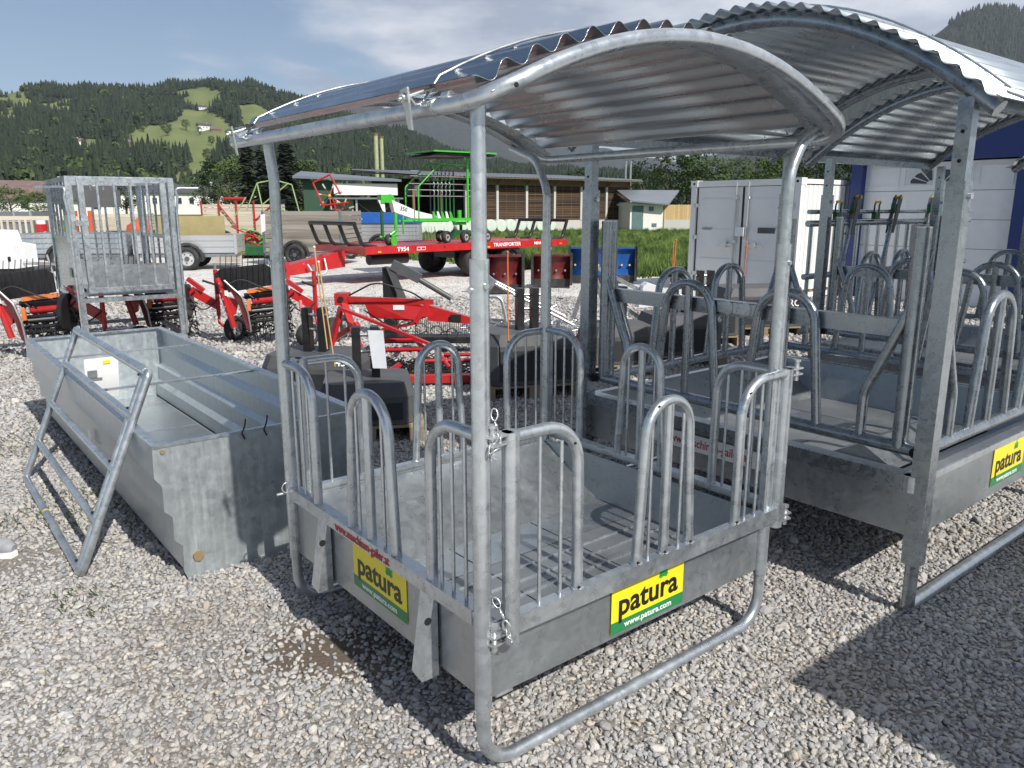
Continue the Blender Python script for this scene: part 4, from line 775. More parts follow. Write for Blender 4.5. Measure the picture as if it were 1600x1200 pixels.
# houses
def house(name, label, x, y, z, rz, w_, d, h, rh, roof='tile_roof', wall='render_white', wins=4, group=None, low=None):
    t = thing('house', label, 'house', (x, y, z), rz, group); G().box(-w_ / 2, w_ / 2, 0, d, -2, h).put('wall', wall, t)
    o = .6; g = G(); g.prism([(-w_ / 2 - o, -o, h - .25), (w_ / 2 + o, -o, h - .25), (w_ / 2 + o, d / 2, h + rh), (-w_ / 2 - o, d / 2, h + rh)], (0, 0, .25)); g.prism([(-w_ / 2 - o, d + o, h - .25), (w_ / 2 + o, d + o, h - .25), (w_ / 2 + o, d / 2, h + rh), (-w_ / 2 - o, d / 2, h + rh)], (0, 0, .25)); g.prism([(-w_ / 2 + .01, 0.01, h), (-w_ / 2 + .01, d - .01, h), (-w_ / 2 + .01, d / 2, h + rh)], (w_ - .02, 0, 0)); rf = g.put('roof', roof, t)
    G().box(w_ * .2, w_ * .2 + .6, d * .45, d * .45 + .6, h + rh * .5, h + rh + .9).put('chimney', wall, rf)
    for k in range(wins):
        x0 = -w_ / 2 + w_ * (k + .5) / wins; f = G().box(x0 - .6, x0 + .6, -.06, .02, h * .45, h * .78).put('window', 'white_paint', t); G().box(x0 - .48, x0 + .48, -.09, -.05, h * .48, h * .75).put('pane', 'window_glass', f)
    return t
def hhouse(label, az, el, w_, h, rz, roof='tile_roof', wall='render_white', wins=4): p, t = on_hill(az, el); return house('house', label, p[0], p[1], p[2] - .5, R(-az) + rz, w_, 9, h, 3.2, roof, wall, wins, 'farmhouses on the hill')
hhouse('white farmhouse with dark roof on the hill meadow, left one of the pair', -20.62, 5.10, 17, 6.5, .35, 'slate_roof'); hhouse('small brown barn right of the white farmhouse on the hill', -19.95, 5.02, 13, 3.5, .1, 'tile_roof', 'wood_brown', 0)
hhouse('upper farmhouse high on the hill above the meadow', -20.75, 6.45, 15, 5, .2, 'slate_roof'); hhouse('upper right farmhouse among trees on the hill', -19.5, 6.28, 9, 6, -.3, 'slate_roof', wins=2); hhouse('small wooden hay barn on the left part of the meadow', -25.2, 3.9, 9, 4, .2, 'tile_roof', 'wood_brown', 0)
hhouse('tiny barn at the right edge of the lower meadow', -19.6, 4.1, 6, 3.4, 0, 'slate_roof', 'render_white', 1); hhouse('farmhouse half hidden in the forest left of the meadow', -28.3, 3.85, 17, 5, .2, 'tile_roof'); 
house('house', 'house with wide brown tiled roof behind the crate', -70, 118, 0, .50, 14, 9, 3.0, 2.3, 'tile_roof', wins=4); house('house', 'brown roofed house beside the first one, left of the crate top', -60.5, 112, 0, .45, 8, 7, 2.8, 1.7, 'slate_roof', wins=2)
house('house', 'long white low building with dark roof and a row of windows', -77, 185, 0, .35, 34, 9, 5.0, 1.6, 'slate_roof', wins=13)

# ---------------------------------------------------------------- meadow grass
def grass():
    ms = []
    for s in range(5):
        rd = random.Random(s); g = G()
        for _ in range(26):
            a = rd.uniform(0, 6.28); r_ = rd.random() * .5; x, y = math.cos(a) * r_, math.sin(a) * r_; h = rd.uniform(.4, 1); l = rd.uniform(-.3, .3), rd.uniform(-.3, .3); w_ = .03; g.add([(x - w_, y, 0), (x + w_, y, 0), (x + l[0], y + l[1], h)], [(0, 1, 2)])
        ms.append(g.data('grass_tuft', 'meadow_blade'))
    P = []; S = []
    for _ in range(15000):
        y = 17.5 + (rng.random() ** 1.7) * 40; x = rng.uniform(-.45, .55) * y
        edge = 18.4 if x > 2.4 else (18.6 + (2.6 - x) * 1.05 if x > -4 else 26)
        if y < edge + rng.uniform(-.3, .6) or (x > 4.5 and y < 19 and x < 9): continue
        P.append((x, y, -.02)); s = rng.uniform(.22, .42) * (1.25 if y < edge + 3 else .8); S.append((s * 1.3, s * 1.3, s))
    n = len(P); scatter('meadow_grass', P, np.stack([np.zeros(n), np.zeros(n), rng.uniform(0, 6.28, n)], 1), S, rng.integers(0, 5, n), protos('tufts', ms))
grass()

# ---------------------------------------------------------------- long barn, halls, shed
def barn():
    a = Vector((-2.95, 51.5, 0)); b = Vector((8.9, 60, 0)); L = (b - a).length; rz = math.atan2(b.y - a.y, b.x - a.x)
    t = thing('long_barn', 'long barn with dark slatted wood walls, pale posts and a grey corrugated roof', 'barn', tuple(a), rz); H_ = 3.55; nb = 6; bw = L / nb
    G().box(0, L, .0, .3, -.2, .72).put('base_wall', 'concrete', t); G().box(0, L, .32, 9, .0, H_ - .2).put('dark_infill', 'dark_void', t)  # near-black block fills the barn, standing in for the dim inside behind the slats
    for k in range(nb + 1): G().box(k * bw - .09, k * bw + .09, -.04, .16, .72, H_ - .5).put('post', 'concrete', t)
    for k in range(nb):
        for m_ in range(19):
            z = .76 + m_ * .118; rd = random.Random(k * 40 + m_); x0, x1 = k * bw + .095, (k + 1) * bw - .095; y = .06 + rd.uniform(-.012, .012)
            if k == 0 and m_ == 0: base = G().box(0, 1, -.012, .012, -.04, .04).data('slat', 'wood_dark')
            o = link('slat', base, t, (x0, y, z + .05)); o.scale = (x1 - x0, 1, 1)
        for f in (.33, .66): G().box(k * bw + bw * f - .03, k * bw + bw * f + .03, .075, .12, .74, H_ - .5).put('stud', 'wood_brown', t)
    g = G(); n = int(L / .115)
    for k in range(n): x0 = k * .115; g.box(x0, x0 + .085, -.08, -.05, H_ - .52, H_ - .06)
    g.put('board_frieze', 'wood_brown', t, kind='stuff')
    g = G(); n = int((L + 4.5) / .30); x0 = -4.0
    for k in range(n): x = x0 + k * .30; g.prism([(x, -.9, H_ - .02), (x + .15, -.9, H_ + .05), (x + .30, -.9, H_ - .02), (x + .15, -.9, H_ - .06)], (0, 9.5, .62))
    g.put('roof', 'roof_grey', t); G().prism([(-4, -.85, H_ - .12), (L + .4, -.85, H_ - .12), (L + .4, 8.5, H_ + .40), (-4, 8.5, H_ + .40)], (0, 0, .06)).put('roof_boards', 'wood_brown', t)
    for k in range(nb + 1): G().beam((k * bw, -.7, H_ - .14), (k * bw, 0.1, H_ - .5), .08).put('strut', 'wood_brown', t)
    for x in (-3.9, -1.9): G().box(x, x + .16, 0, .16, 0, H_ - .1).put('post', 'wood_brown', t)
    G().box(-3.7, -.1, 6, 6.1, 0, H_).put('rear_wall', 'wood_dark', t)
    tk = thing('steel_tank', 'small stainless tank hanging in the open bay of the barn', 'tank', (a.x - 3.3, a.y - .6, 2.3), rz); G().cyl((0, 0, .35), (0, 0, 1), .5, .6, 16).put('shell', 'tin', tk); G().cyl((0, 0, .75), (0, 0, 1), .5, .2, 16, .3).put('lid', 'tin', tk)
    return t
barn()
for k in range(15):
    px = 640 + k * 15.5 if k > 4 else 640 + k * 14.0; D = 48 + k * .45; x, y = at(px, 0, D)
    b = thing('silage_bale', ['pale wrapped silage bale at the left end of the row, beside the rake wheels'] [0] if k == 0 else 'pale wrapped silage bale along the barn wall, %s from the left in its row' % ['first', 'second', 'third', 'fourth', 'fifth', 'sixth', 'seventh', 'eighth', 'ninth', 'tenth', 'eleventh', 'twelfth', 'thirteenth', 'fourteenth', 'last'][k], 'bale', (x, y, .42), R(36), 'wrapped silage bales along the barn wall')
    G().tube([(0, -.35, 0), (0, -.30, 0), (0, .30, 0), (0, .35, 0)], [.36, .42, .42, .36], 16).put('wrapped_roll', 'bale_wrap', b)
def green_hall():
    t = thing('green_hall', 'green hall with white fascia, grey lean-to roof and open front', 'hall', (-11.2, 43, 0), R(12)); 
    G().box(0, .15, 0, 12, 0, 3.2).put('side_wall', 'hall_green', t); G().box(.15, 1.6, 0, .12, 0, 3.0).put('front_wall', 'hall_green', t)
    G().box(1.6, 5.0, -.3, .1, 2.25, 2.85).put('fascia', 'render_white', t); G().box(1.3, 5.2, -1.6, .2, 2.02, 2.10).put('canopy', 'roof_grey', t); G().box(1.6, 5.0, .5, .7, 0, 2.0).put('rear_wall', 'anthracite', t); G().box(1.6, 2.6, .1, .3, 0, 2.02).put('panel', 'concrete', t)
    for x in (2.7, 4.9): G().box(x, x + .1, -1.4, -1.3, 0, 2.02).put('column', 'aluminium', t)
    G().tube([(2.75, .3, .3), (4.9, .3, 1.9)], .02, 6).put('cross_brace', 'aluminium', t); G().tube([(2.75, .32, 1.9), (4.9, .32, .3)], .02, 6).put('cross_brace', 'aluminium', t)
    G().prism([(-.5, -.5, 3.1), (5.2, -.6, 2.95), (5.2, 9, 3.35), (-.5, 9, 3.75)], (0, 0, .12)).put('roof', 'roof_grey', t)
green_hall()
for px, w_, h, lb in ((592, .34, 6.9, 'pale green chimney pipe, taller and thicker of the two above the green hall'), (600.5, .28, 6.7, 'thinner pale green chimney pipe beside the taller one')):
    x, y = at(px, 0, 61); c_ = thing('chimney_pipe', lb, 'chimney', (x, y, 0)); G().cyl((0, 0, h / 2), (0, 0, 1), w_ / 2, h, 16).put('pipe', 'chimney_paint', c_); G().cyl((0, 0, h + .04), (0, 0, 1), w_ / 2 + .05, .1, 16).put('cap', 'rust', c_)
for px, lb in ((975, 'left steel flue behind the barn roof end'), (982.5, 'right steel flue behind the barn roof end')):
    x, y = at(px, 0, 66); c_ = thing('steel_flue', lb, 'chimney', (x, y, 0)); G().cyl((0, 0, 2.6), (0, 0, 1), .09, 5.1, 10).put('pipe', 'tin', c_); G().cyl((0, 0, 5.2), (0, 0, 1), .12, .12, 10).put('cap', 'tin', c_)
def shed():
    x, y = at(984, 0, 56); t = thing('white_shed', 'small white utility shed with teal door beside the barn', 'shed', (x, y, 0), R(8))
    G().box(0, 2.4, 0, 3, 0, 1.95).put('wall', 'render_white', t); G().box(-.1, 2.6, -.12, 3.2, 1.72, 1.86).put('cornice', 'render_white', t); d = G().box(.15, .95, -.04, .03, 0, 1.75).put('door', 'teal_door', t); G().box(.86, .9, -.07, -.03, .8, .95).put('handle', 'tin', d)
    G().box(1.35, 1.7, -.03, .03, 1.35, 1.65).put('vent', 'teal_door', t); G().box(1.6, 1.95, -.03, .03, .25, .5).put('vent', 'teal_door', t)
    G().prism([(-.2, -.6, 1.98), (2.6, -.6, 1.75), (4.6, 3, 2.75), (-.2, 3, 2.75)], (0, 0, .1)).put('roof', 'roof_grey', t)
    f = thing('board_fence', 'light timber board fence on a concrete base right of the white shed', 'fence', (x + 2.5, y + .45, 0), R(4)); G().box(0, 3.4, 0, .15, 0, .75).put('base_wall', 'concrete', f)
    base = G().box(0, .15, .04, .07, .76, 1.78).data('board', 'wood_yellow')
    for k in range(21): link('board', base, f, (k * .162, rng.uniform(-.006, .006), 0))
shed()

# ---------------------------------------------------------------- valley haze
def haze():
    m = bpy.data.materials.new('haze'); m.use_nodes = True; n = m.node_tree.nodes; n.clear(); M['haze'] = m
    o = n.new('ShaderNodeOutputMaterial'); v = n.new('ShaderNodeVolumePrincipled'); v.inputs['Color'].default_value = (0.80, 0.88, 1.0, 1); v.inputs['Density'].default_value = 0.000065; v.inputs['Anisotropy'].default_value = 0.2
    m.node_tree.links.new(v.outputs[0], o.inputs['Volume']); h = G().box(-9000, 9000, -500, 9000, -25, 1700).put('haze', 'haze', kind='stuff'); return h
haze()

# ---------------------------------------------------------------- containers and blue hall
def container(label, x, y, rz, L, Wd, H_):
    """local: x along the length away from the doors, y along the door width"""
    t = thing('storage_container', label, 'container', (x, y, 0), rz, 'white steel storage containers')
    for yy, nm in ((0, -1), (Wd, 1)):
        g = G(); n = int((L - .3) / .14); z0, z1 = .16, H_ - .12; yo = yy + (.015 if nm < 0 else -.015)
        for k in range(n):
            x0 = .15 + k * (L - .3) / n; w_ = (L - .3) / n; P = [(x0, 0), (x0 + w_ * .25, 0), (x0 + w_ * .4, .03), (x0 + w_ * .8, .03), (x0 + w_ * .95, 0), (x0 + w_, 0)]
            for a, b in zip(P[:-1], P[1:]): q = [(a[0], yo - nm * a[1], z0), (b[0], yo - nm * b[1], z0), (b[0], yo - nm * b[1], z1), (a[0], yo - nm * a[1], z1)]; g.add(q, [(0, 1, 2, 3) if nm < 0 else (3, 2, 1, 0)])
        g.put('side_wall', 'container_white', t)
    G().box(L - .06, L - .03, .08, Wd - .08, .14, H_ - .1).put('end_wall', 'container_white', t); G().box(.05, L - .05, .03, Wd - .03, H_ - .05, H_ - .02).put('roof', 'container_white', t); G().box(.1, L - .1, .06, Wd - .06, .10, .16).put('floor', 'wood_brown', t)
    for xx in (0.0, L - .12):
        for yy in (0, Wd - .12): G().box(xx, xx + .12, yy, yy + .12, .12, H_ - .12).put('corner_post', 'container_white', t)
    for xx in (-.01, L - .13):
        for yy in (-.01, Wd - .15):
            for z in (0.0, H_ - .12):
                c_ = G().box(xx, xx + .16, yy, yy + .16, z, z + .12).put('corner_casting', 'container_white', t); G().cyl((xx - .001, yy + .08, z + .06), (1, 0, 0), .025, .004, 10).put('slot', 'dark_void', c_)
    for z in (.02, H_ - .10):
        for yy in (.02, Wd - .1): G().box(.15, L - .15, yy, yy + .08, z, z + .08).put('side_rail', 'container_white', t)
    G().box(.01, .1, .15, Wd - .15, H_ - .12, H_ - .01).put('header', 'container_white', t); G().box(.01, .1, .15, Wd - .15, .02, .12).put('sill', 'container_white', t)
    for s, yy in enumerate((.14, Wd / 2 + .012)):
        w_ = Wd / 2 - .152; d = G().box(.045, .075, yy, yy + w_, .13, H_ - .13).put('door', 'container_white', t)
        g = G()
        for z in (.17, .72, 1.28): g.box(.030, .046, yy + .10, yy + w_ - .10, z + .04, z + .47)
        g.put('door_panel', 'container_white', d); g = G()
        g.box(.036, .047, yy - .012, yy + .008, .14, H_ - .14); g.box(.036, .047, yy + w_ - .008, yy + w_ + .010, .14, H_ - .14); g.put('seal', 'rubber', d)
        yb = yy + (w_ - .12 if s == 0 else .12); g = G().tube([(-.005, yb, .06), (-.005, yb, H_ - .05)], .017, 10); b_ = g.put('lock_bar', 'aluminium', d)
        for z in (.35, .95, 1.75): G().box(-.02, .04, yb - .035, yb + .035, z, z + .05).put('bracket', 'container_white', d)
        g = G().beam((-.03, yb, .92), (-.03, yb + (-.36 if s == 0 else .36), .90), .015, .035); g.box(-.05, .03, yb - (.22 if s == 0 else -.14), yb - (.14 if s == 0 else -.22), .87, .97); g.put('handle', 'aluminium', d)
        for z in (.3, 1.0, 1.6): G().box(.0, .05, (yy - .06 if s == 0 else yy + w_ - .02), (yy + .02 if s == 0 else yy + w_ + .06), z, z + .07).put('hinge', 'container_white', d)
    lb = G().box(-.045, -.02, Wd / 2 - .10, Wd / 2 + .09, 1.08, 1.24).put('lock_box', 'white_paint', t); G().box(.026, .029, Wd * .20, Wd * .07, 1.50, 1.62).put('notice', 'paper', t); G().box(.024, .026, Wd * .19, Wd * .08, 1.58, 1.60).put('print_line', 'blue_paint', lb)
    G().box(.026, .029, Wd * .35, Wd * .2, 1.14, 1.24).put('number_plate', 'anthracite', t)
    text('GESB6667', .08, 'grey_print', t, (.028, Wd * .83, 1.20), facing(-1, 0), sx=.7)
    return t
container('white storage container with closed double doors at the edge of the meadow', 4.95, 13.72, YAW - .02, 3.0, 2.38, 2.10)
def blue_hall():
    t = thing('blue_hall', 'blue steel hall with a white sectional door at the right edge', 'hall', (6.12, 14.45, 0), R(-51.2)); H_ = 2.28
    for x0, x1 in ((0, .20), (2.66, 4.4)): G().box(x0, x1, -.05, .25, 0, 2.9).put('column', 'deep_blue_paint', t)
    G().box(-.02, 4.45, -.06, .27, 2.36, 2.92).put('lintel', 'deep_blue_paint', t); G().box(.05, 4.4, .5, 6, 0, 2.9).put('dark_infill', 'dark_void', t); G().box(-.1, 4.5, -.1, 6.2, 2.93, 3.05).put('roof', 'roof_grey', t)  # near-black block put in for the unlit inside of the hall
    G().box(.62, 1.3, -.10, -.065, 2.45, 2.75).put('sign_plate', 'white_paint', t)
    d = thing('sectional_door', 'white sectional garage door with fan windows in its upper panels', 'garage door', (6.12 + .20 * .627 + .1 * .779, 14.45 - .20 * .779 + .1 * .627, 0), R(-51.2)); W_ = 2.46; hs = .468
    for k in range(5):
        z = k * hs; s = G().box(0, W_, 0, .045, z + .004, z + hs - .004).put('panel', 'white_paint', d)
        for c_ in range(4):
            x0 = .08 + c_ * .595; x1 = x0 + .515; z0, z1 = z + .075, z + hs - .075; fr = G(); 
            for a in ((x0, x1, z0, z0 + .02), (x0, x1, z1 - .02, z1), (x0, x0 + .02, z0 + .02, z1 - .02), (x1 - .02, x1, z0 + .02, z1 - .02)): fr.box(a[0], a[1], -.012, .001, a[2], a[3])
            if k == 4 and c_ in (1, 2):
                fr.put('window_frame', 'white_paint', s); g = G(); cx_ = x1 - .03 if c_ == 1 else x0 + .03; sg = -1 if c_ == 1 else 1; r_ = .37; q = z0 + .035
                for a0, a1 in ((4, 27), (33, 56), (62, 86)):
                    pts = [(cx_ + sg * math.cos(R(a)) * rr * 1.0, -.006, q + math.sin(R(a)) * rr * .62) for a, rr in ((a0, .10), (a0, r_), ((a0 + a1) / 2, r_ + .01), (a1, r_), (a1, .10))]; g.add(pts, [(0, 1, 2, 3, 4)])
                g.put('fan_pane', 'window_glass', s); G().box(x0 + .02, x1 - .02, -.004, -.001, z0 + .02, z1 - .02).put('glazing', 'silver_paint', s)
            elif k == 4: fr.put('moulding', 'white_paint', s)
    return t
blue_hall()

# ---------------------------------------------------------------- rack with self-locking headlocks behind the second rack
r3 = big_rack('third hay rack with corrugated roof standing behind the large square rack', *Q(2.58, .10), stick=False)
r5 = dup(r3, Q(-.70, -4.10) + (0,), YAW, 'hay rack just outside the right edge, its roof shadow falling on the gravel')
r4 = dup(r3, Q(5.05, -.45) + (0,), YAW, 'fourth hay rack at the far right, only its roof corner and one post in view')
def headlock():
    x, y = Q(2.66, 2.16); t = thing('headlock_fence', 'self-locking yoke feed fence with green and yellow levers in front of the garage door', 'feed fence', (x, y, 0), YAW); L = 3.0
    for z in (1.475, 1.565): G().tube([(0, 0, z), (L, 0, z)], .026 if z < 1.5 else .018, 12).put('top_rail', 'zinc_dark', t)
    for z in (.62, 1.06): G().tube([(0, 0, z), (L, 0, z)], .024, 12).put('rail', 'zinc_dark', t)
    for k in range(17): xx = .05 + k * .18; G().tube([(xx, 0.0, .62), (xx, 0, 1.475)], .0165, 8).put('bar', 'zinc', t)
    for k in range(4):
        x0 = .45 + k * .70; g = G().tube([(x0 - .12, -.03, .68), (x0 + .02, -.03, 1.0), (x0 + .16, -.03, 1.50)], .019, 10); b = g.put('yoke_bar', 'zinc_dark', t)
        for dy in (-.05, -.005): G().prism([(x0 + .12, dy, 1.38), (x0 + .17, dy, 1.38), (x0 + .27, dy, 1.68), (x0 + .24, dy, 1.71), (x0 + .20, dy, 1.68)], (0, .008, 0)).put('lever_plate', 'grey_steel', b)
        G().box(x0 + .15, x0 + .25, -.045, -.01, 1.55, 1.63).put('catch', 'dark_green_paint', b); G().cyl((x0 + .235, -.028, 1.685), (0, 1, 0), .014, .06, 8).put('grip', 'yellow_paint', b); G().cyl((x0 + .03, -.03, 1.02), (1, 0, .3), .03, .06, 10).put('bumper', 'rubber', b)
        G().tube(fillet([(x0 + .08, .02, 1.05), (x0 + .32, .02, .98), (x0 + .30, .02, .86), (x0 + .12, .02, .84)], .06, 6), .008, 8).put('stop_loop', 'zinc', b)
    for x0 in (.15, .32, .95): g = G(); [g.tube([(x0 + s, -.04, 1.50), (x0 + s, -.04, 1.62), (x0 + s + .02, -.04, 1.64)], .007, 6) for s in (0, .08)]; g.box(x0, x0 + .08, -.055, -.02, 1.50, 1.56); g.put('catch', 'dark_green_paint', t); G().cyl((x0 + .05, -.04, 1.645), (1, 0, 0), .01, .08, 8).put('grip', 'yellow_paint', t)
    G().box(1.55, 1.85, -.12, -.09, .95, 1.45).put('control_plate', 'silver_paint', t); G().box(1.60, 1.78, -.122, -.121, 1.38, 1.43).put('warning_strip', 'yellow_paint', t)
headlock()

# ---------------------------------------------------------------- livestock crate on a stand
def crate():
    t = thing('livestock_crate', 'galvanised barred livestock crate on a high stand behind the feed trough', 'crate', (-4.42, 7.98, 0), R(36)); W_, D_ = .96, 1.62; z0, z1 = .72, 1.90
    for x in (0, W_):
        for y in (0, D_):
            G().box(x - .03, x + .03, y - .03, y + .03, 0, z1).put('post', 'zinc', t)
    for a, b in (((0, 0), (W_, 0)), ((0, D_), (W_, D_)), ((0, 0), (0, D_)), ((W_, 0), (W_, D_))):
        for z, w_ in ((z1 - .02, .05), (z0 - .06, .045), (.22, .04)):
            if z == .22 and a[0] == b[0]: continue
            G().beam((a[0], a[1], z), (b[0], b[1], z), w_).put('rail', 'zinc', t)
    G().box(0.02, W_ - .02, 0.02, D_ - .02, z0 - .02, z0).put('floor_plate', 'zinc_sheet', t)
    # front gate, slightly outside the frame
    gt = G(); y = -.045
    for s in ((.10, .10), (W_ - .09, W_ - .09)): gt.beam((s[0], y, z0 + .02), (s[1], y, z1 - .01), .055)
    for z in (z0 + .045, z1 - .03): gt.beam((.07, y, z), (W_ - .06, y, z), .05)
    go_ = gt.put('gate', 'zinc', t); G().box(.12, W_ - .11, y - .012, y - .006, z0 + .07, z0 + .30).put('kick_plate', 'zinc_sheet', go_)
    for k in range(4): x = .25 + k * .155; G().beam((x, y - .006, z0 + .05), (x, y - .006, z1 - .05), .032, .02).put('gate_bar', 'zinc', go_)
    G().box(.02, .14, y - .03, y + .02, 1.42, 1.47).put('latch', 'zinc', go_)
    for k in range(5):
        yy = .22 + k * .29; 
        for x in (0, W_): G().beam((x, yy, z0), (x, yy, z1), .03, .02).put('side_bar', 'zinc_dark', t)
    for x in (0, W_): G().beam((x, 0, 1.28), (x, D_, 1.28), .04).put('side_rail', 'zinc_dark', t)
    G().box(-.012, -.004, .04, D_ - .04, z0, 1.26).put('side_sheet', 'zinc_dark', t); G().box(W_ * .25, W_ * .9, D_ - .01, D_, z0, z0 + .28).put('kick_plate', 'zinc_sheet', t)
    for k in range(6): x = .15 + k * .14; G().beam((x, D_, z0), (x, D_, z1), .03, .02).put('rear_bar', 'zinc_dark', t)
    G().box(.3, .75, D_ - .02, D_ - .012, 1.60, 1.80).put('rear_plate', 'anthracite', t); G().box(-.03, -.015, .05, .30, 1.25, 1.52).put('document_sleeve', 'clear_sleeve', t); G().box(-.02, -.013, .32, .5, .88, .97).put('label_plate', 'green_print', t)
    # handle bars and step grating
    for x, s in ((-.03, -1), (W_ + .03, 1)): G().tube(fillet([(x, -.05, .25), (x, -.06, 1.55), (x + s * .02, -.06, 1.70), (x + s * .0, -.06, 1.80), (x + s * .24, -.06 if s > 0 else .25, 1.80)], .05, 5), .013, 10).put('handle_bar', 'zinc', t)
    g = G()
    for k in range(12):
        x = .05 + k * .072
        for q in range(2): g.beam((x, -.02 + q * .06, .225), (x + .036, .04 + q * .06, .225), .006, .02); g.beam((x + .036, -.02 + q * .06, .225), (x, .04 + q * .06, .225), .006, .02)
    g.put('step_grating', 'zinc', t)
    for x in (0, W_): G().beam((x, .1, .22), (x, D_ - .1, .30), .045).put('stand_brace', 'zinc_dark', t)
crate()

# ---------------------------------------------------------------- row of red hay rakes
def wheel(g_name, parent, c, r, w_, ax=(1, 0, 0), rim='silver_paint', rr=.55):
    c = Vector(c); ax = Vector(ax).normalized(); P = []
    g = G(); n = 20; u = ax.orthogonal().normalized(); v = ax.cross(u); prof = [(-.5, .62), (-.5, .86), (-.38, .97), (-.15, 1), (.15, 1), (.38, .97), (.5, .86), (.5, .62)]
    vs = [c + ax * a * w_ + (u * math.cos(2 * PI * k / n) + v * math.sin(2 * PI * k / n)) * b * r for k in range(n) for a, b in prof]; m = len(prof)
    g.add(vs, [(k * m + i, (k + 1) % n * m + i, (k + 1) % n * m + (i + 1) % m, k * m + (i + 1) % m) for k in range(n) for i in range(m)], True); ty = g.put(g_name, 'rubber', parent)
    g = G(); g.cyl(c, ax, r * .64, w_ * .55, 20); g.put('rim', rim, ty); g = G(); g.cyl(c, ax, r * .2, w_ * .95, 10)
    for k in range(5): a = 2 * PI * k / 5; g.cyl(c + (u * math.cos(a) + v * math.sin(a)) * r * .4, ax, r * .07, w_ * .62, 6)
    g.put('hub', 'grey_steel', ty); return ty
def hay_rake(label, x, y, rz, first=None):
    if first: return dup(first, (x, y, 0), rz, label)
    t = thing('hay_rake', label, 'hay rake', (x, y, 0), rz, 'red belt rakes standing in a row'); rd = random.Random(2)
    G().prism([(-.47, .10, .60), (-.47, .10, .84), (-.40, .10, .90), (.10, .10, .95), (.17, .10, .90), (.18, .10, .70)], (0, .02, 0)).put('guard_board', 'black_steel', t)
    base = G().tube([(0, 0, 0), (0.0, .02, .18), (.01, .05, .34)], .005, 5).data('tine', 'black_steel')
    for k in range(11): link('tine', base, t, (-.40 + k * .062, .06, .70 + k * .004))
    base2 = G().tube([(0, 0, 0), (.01, -.02, -.14), (.03, -.05, -.25)], .0045, 5).data('tine', 'black_steel')
    for r_ in range(3):
        for k in range(10): link('tine', base2, t, (-.10 + k * .052, -.05 + r_ * .12, .34 - r_ * .03), (rng.uniform(-.2, .2), rng.uniform(-.2, .2), rng.uniform(0, 6)))
    G().prism([(-.10, -.07, .62), (.27, -.07, .665), (.27, -.07, .71), (-.10, -.07, .665)], (0, .04, 0)).put('orange_strip', 'orange_plastic', t)
    for z, m in ((.60, 'black_steel'), (.33, 'black_steel'), (.28, 'black_steel')): G().tube([(-.14, -.03, z), (.34, -.03, z + .04)], .022, 10).put('tine_bar', m, t)
    for z in (.52,): G().tube([(-.06, .03, z), (.26, .03, z + .03)], .050, 10).put('rotor', 'red_paint', t)
    for z in (.57, .44, .39): G().tube([(-.14, .0, z), (.34, .0, z + .04)], .022, 10).put('tine_bar', 'black_steel', t)
    G().tube([(-.06, -.06, .42), (.22, -.06, .445)], .011, 8).put('bright_rod', 'tin', t)
    g = G()
    for k in range(230): p = Vector((rd.uniform(-.14, .38), rd.uniform(-.05, .25), rd.uniform(.12, .66))); q = p + Vector((rd.uniform(-.09, .09), rd.uniform(-.05, .05), rd.uniform(-.07, .07))); g.tube([p, q], .010, 4)
    g.put('tine_cluster', 'black_steel', t, kind='stuff')
    for x_ in (-.10, .30): G().box(x_ - .012, x_ + .03, -.085, -.065, .42, .55).put('orange_pad', 'orange_plastic', t)
    G().tube(fillet([(-.43, -.02, .80), (-.40, -.02, .72), (-.28, -.02, .22)], .1, 4), .034, 12).put('arm', 'red_paint', t); G().prism([(-.36, -.03, .58), (-.20, -.03, .55), (-.25, -.03, .38), (-.32, -.03, .34)], (0, .05, 0)).put('gusset', 'red_paint', t)
    g = G(); pts = fillet([(-.34, -.10, .78), (-.16, -.12, .60), (-.10, -.12, .40), (-.08, -.12, .18)], .12, 6); g.tube(pts, .012, 8); g.put('side_rim', 'tin', t); G().prism([tuple(p) for p in pts] + [(-.13, -.12, .22), (-.20, -.10, .5)], (0, .012, 0)).put('side_plate', 'dark_red_paint', t)
    G().cyl((.33, .0, .50), (1, 0, 0), .20, .05, 18).put('belt_drum', 'black_steel', t)
    G().beam((.36, .05, .62), (.66, .10, .42), .07, .10).put('beam', 'red_paint', t); G().beam((.34, .05, .76), (.52, .02, .62), .05).put('beam', 'red_paint', t)
    G().tube([(.66, .08, .86), (.66, .08, .30)], .026, 10).put('wheel_post', 'red_paint', t); G().tube([(.66, .08, .86), (.66, .08, .93)], .016, 8).put('crank', 'tin', t); G().tube([(.52, 0, .74), (.66, .06, .68)], .014, 8).put('lever', 'black_steel', t)
    G().tube(fillet([(.66, .08, .32), (.67, .02, .22), (.80, -.06, .14)], .05, 4), .017, 8).put('wheel_fork', 'red_paint', t); wheel('wheel', t, (.86, -.02, .155), .155, .11, (.85, -.5, 0))
    wheel('wheel', t, (.95, .28, .15), .15, .10, (.85, -.5, 0))
    G().tube(fillet([(-.38, -.05, .70), (-.15, -.12, .80), (.10, -.10, .68), (.32, .0, .60)], .15, 6), .009, 6).put('hose', 'rubber', t); G().tube(fillet([(.34, .0, .58), (.50, -.06, .34), (.66, .06, .50)], .12, 6), .009, 6).put('hose', 'rubber', t)
    G().box(-.35, -.31, -.062, -.058, .60, .66).put('decal', 'white_print', t); g = G(); [g.cyl((-.40 + .012 * q, -.055, .74 - q * .09), (0, 1, 0), .012, .02, 6) for q in range(5)]; g.put('bolts', 'tin', t)
    return t
hr = hay_rake('red hay rake right of the crate, with an orange strip and upright black tines', -3.00, 9.15, R(12))
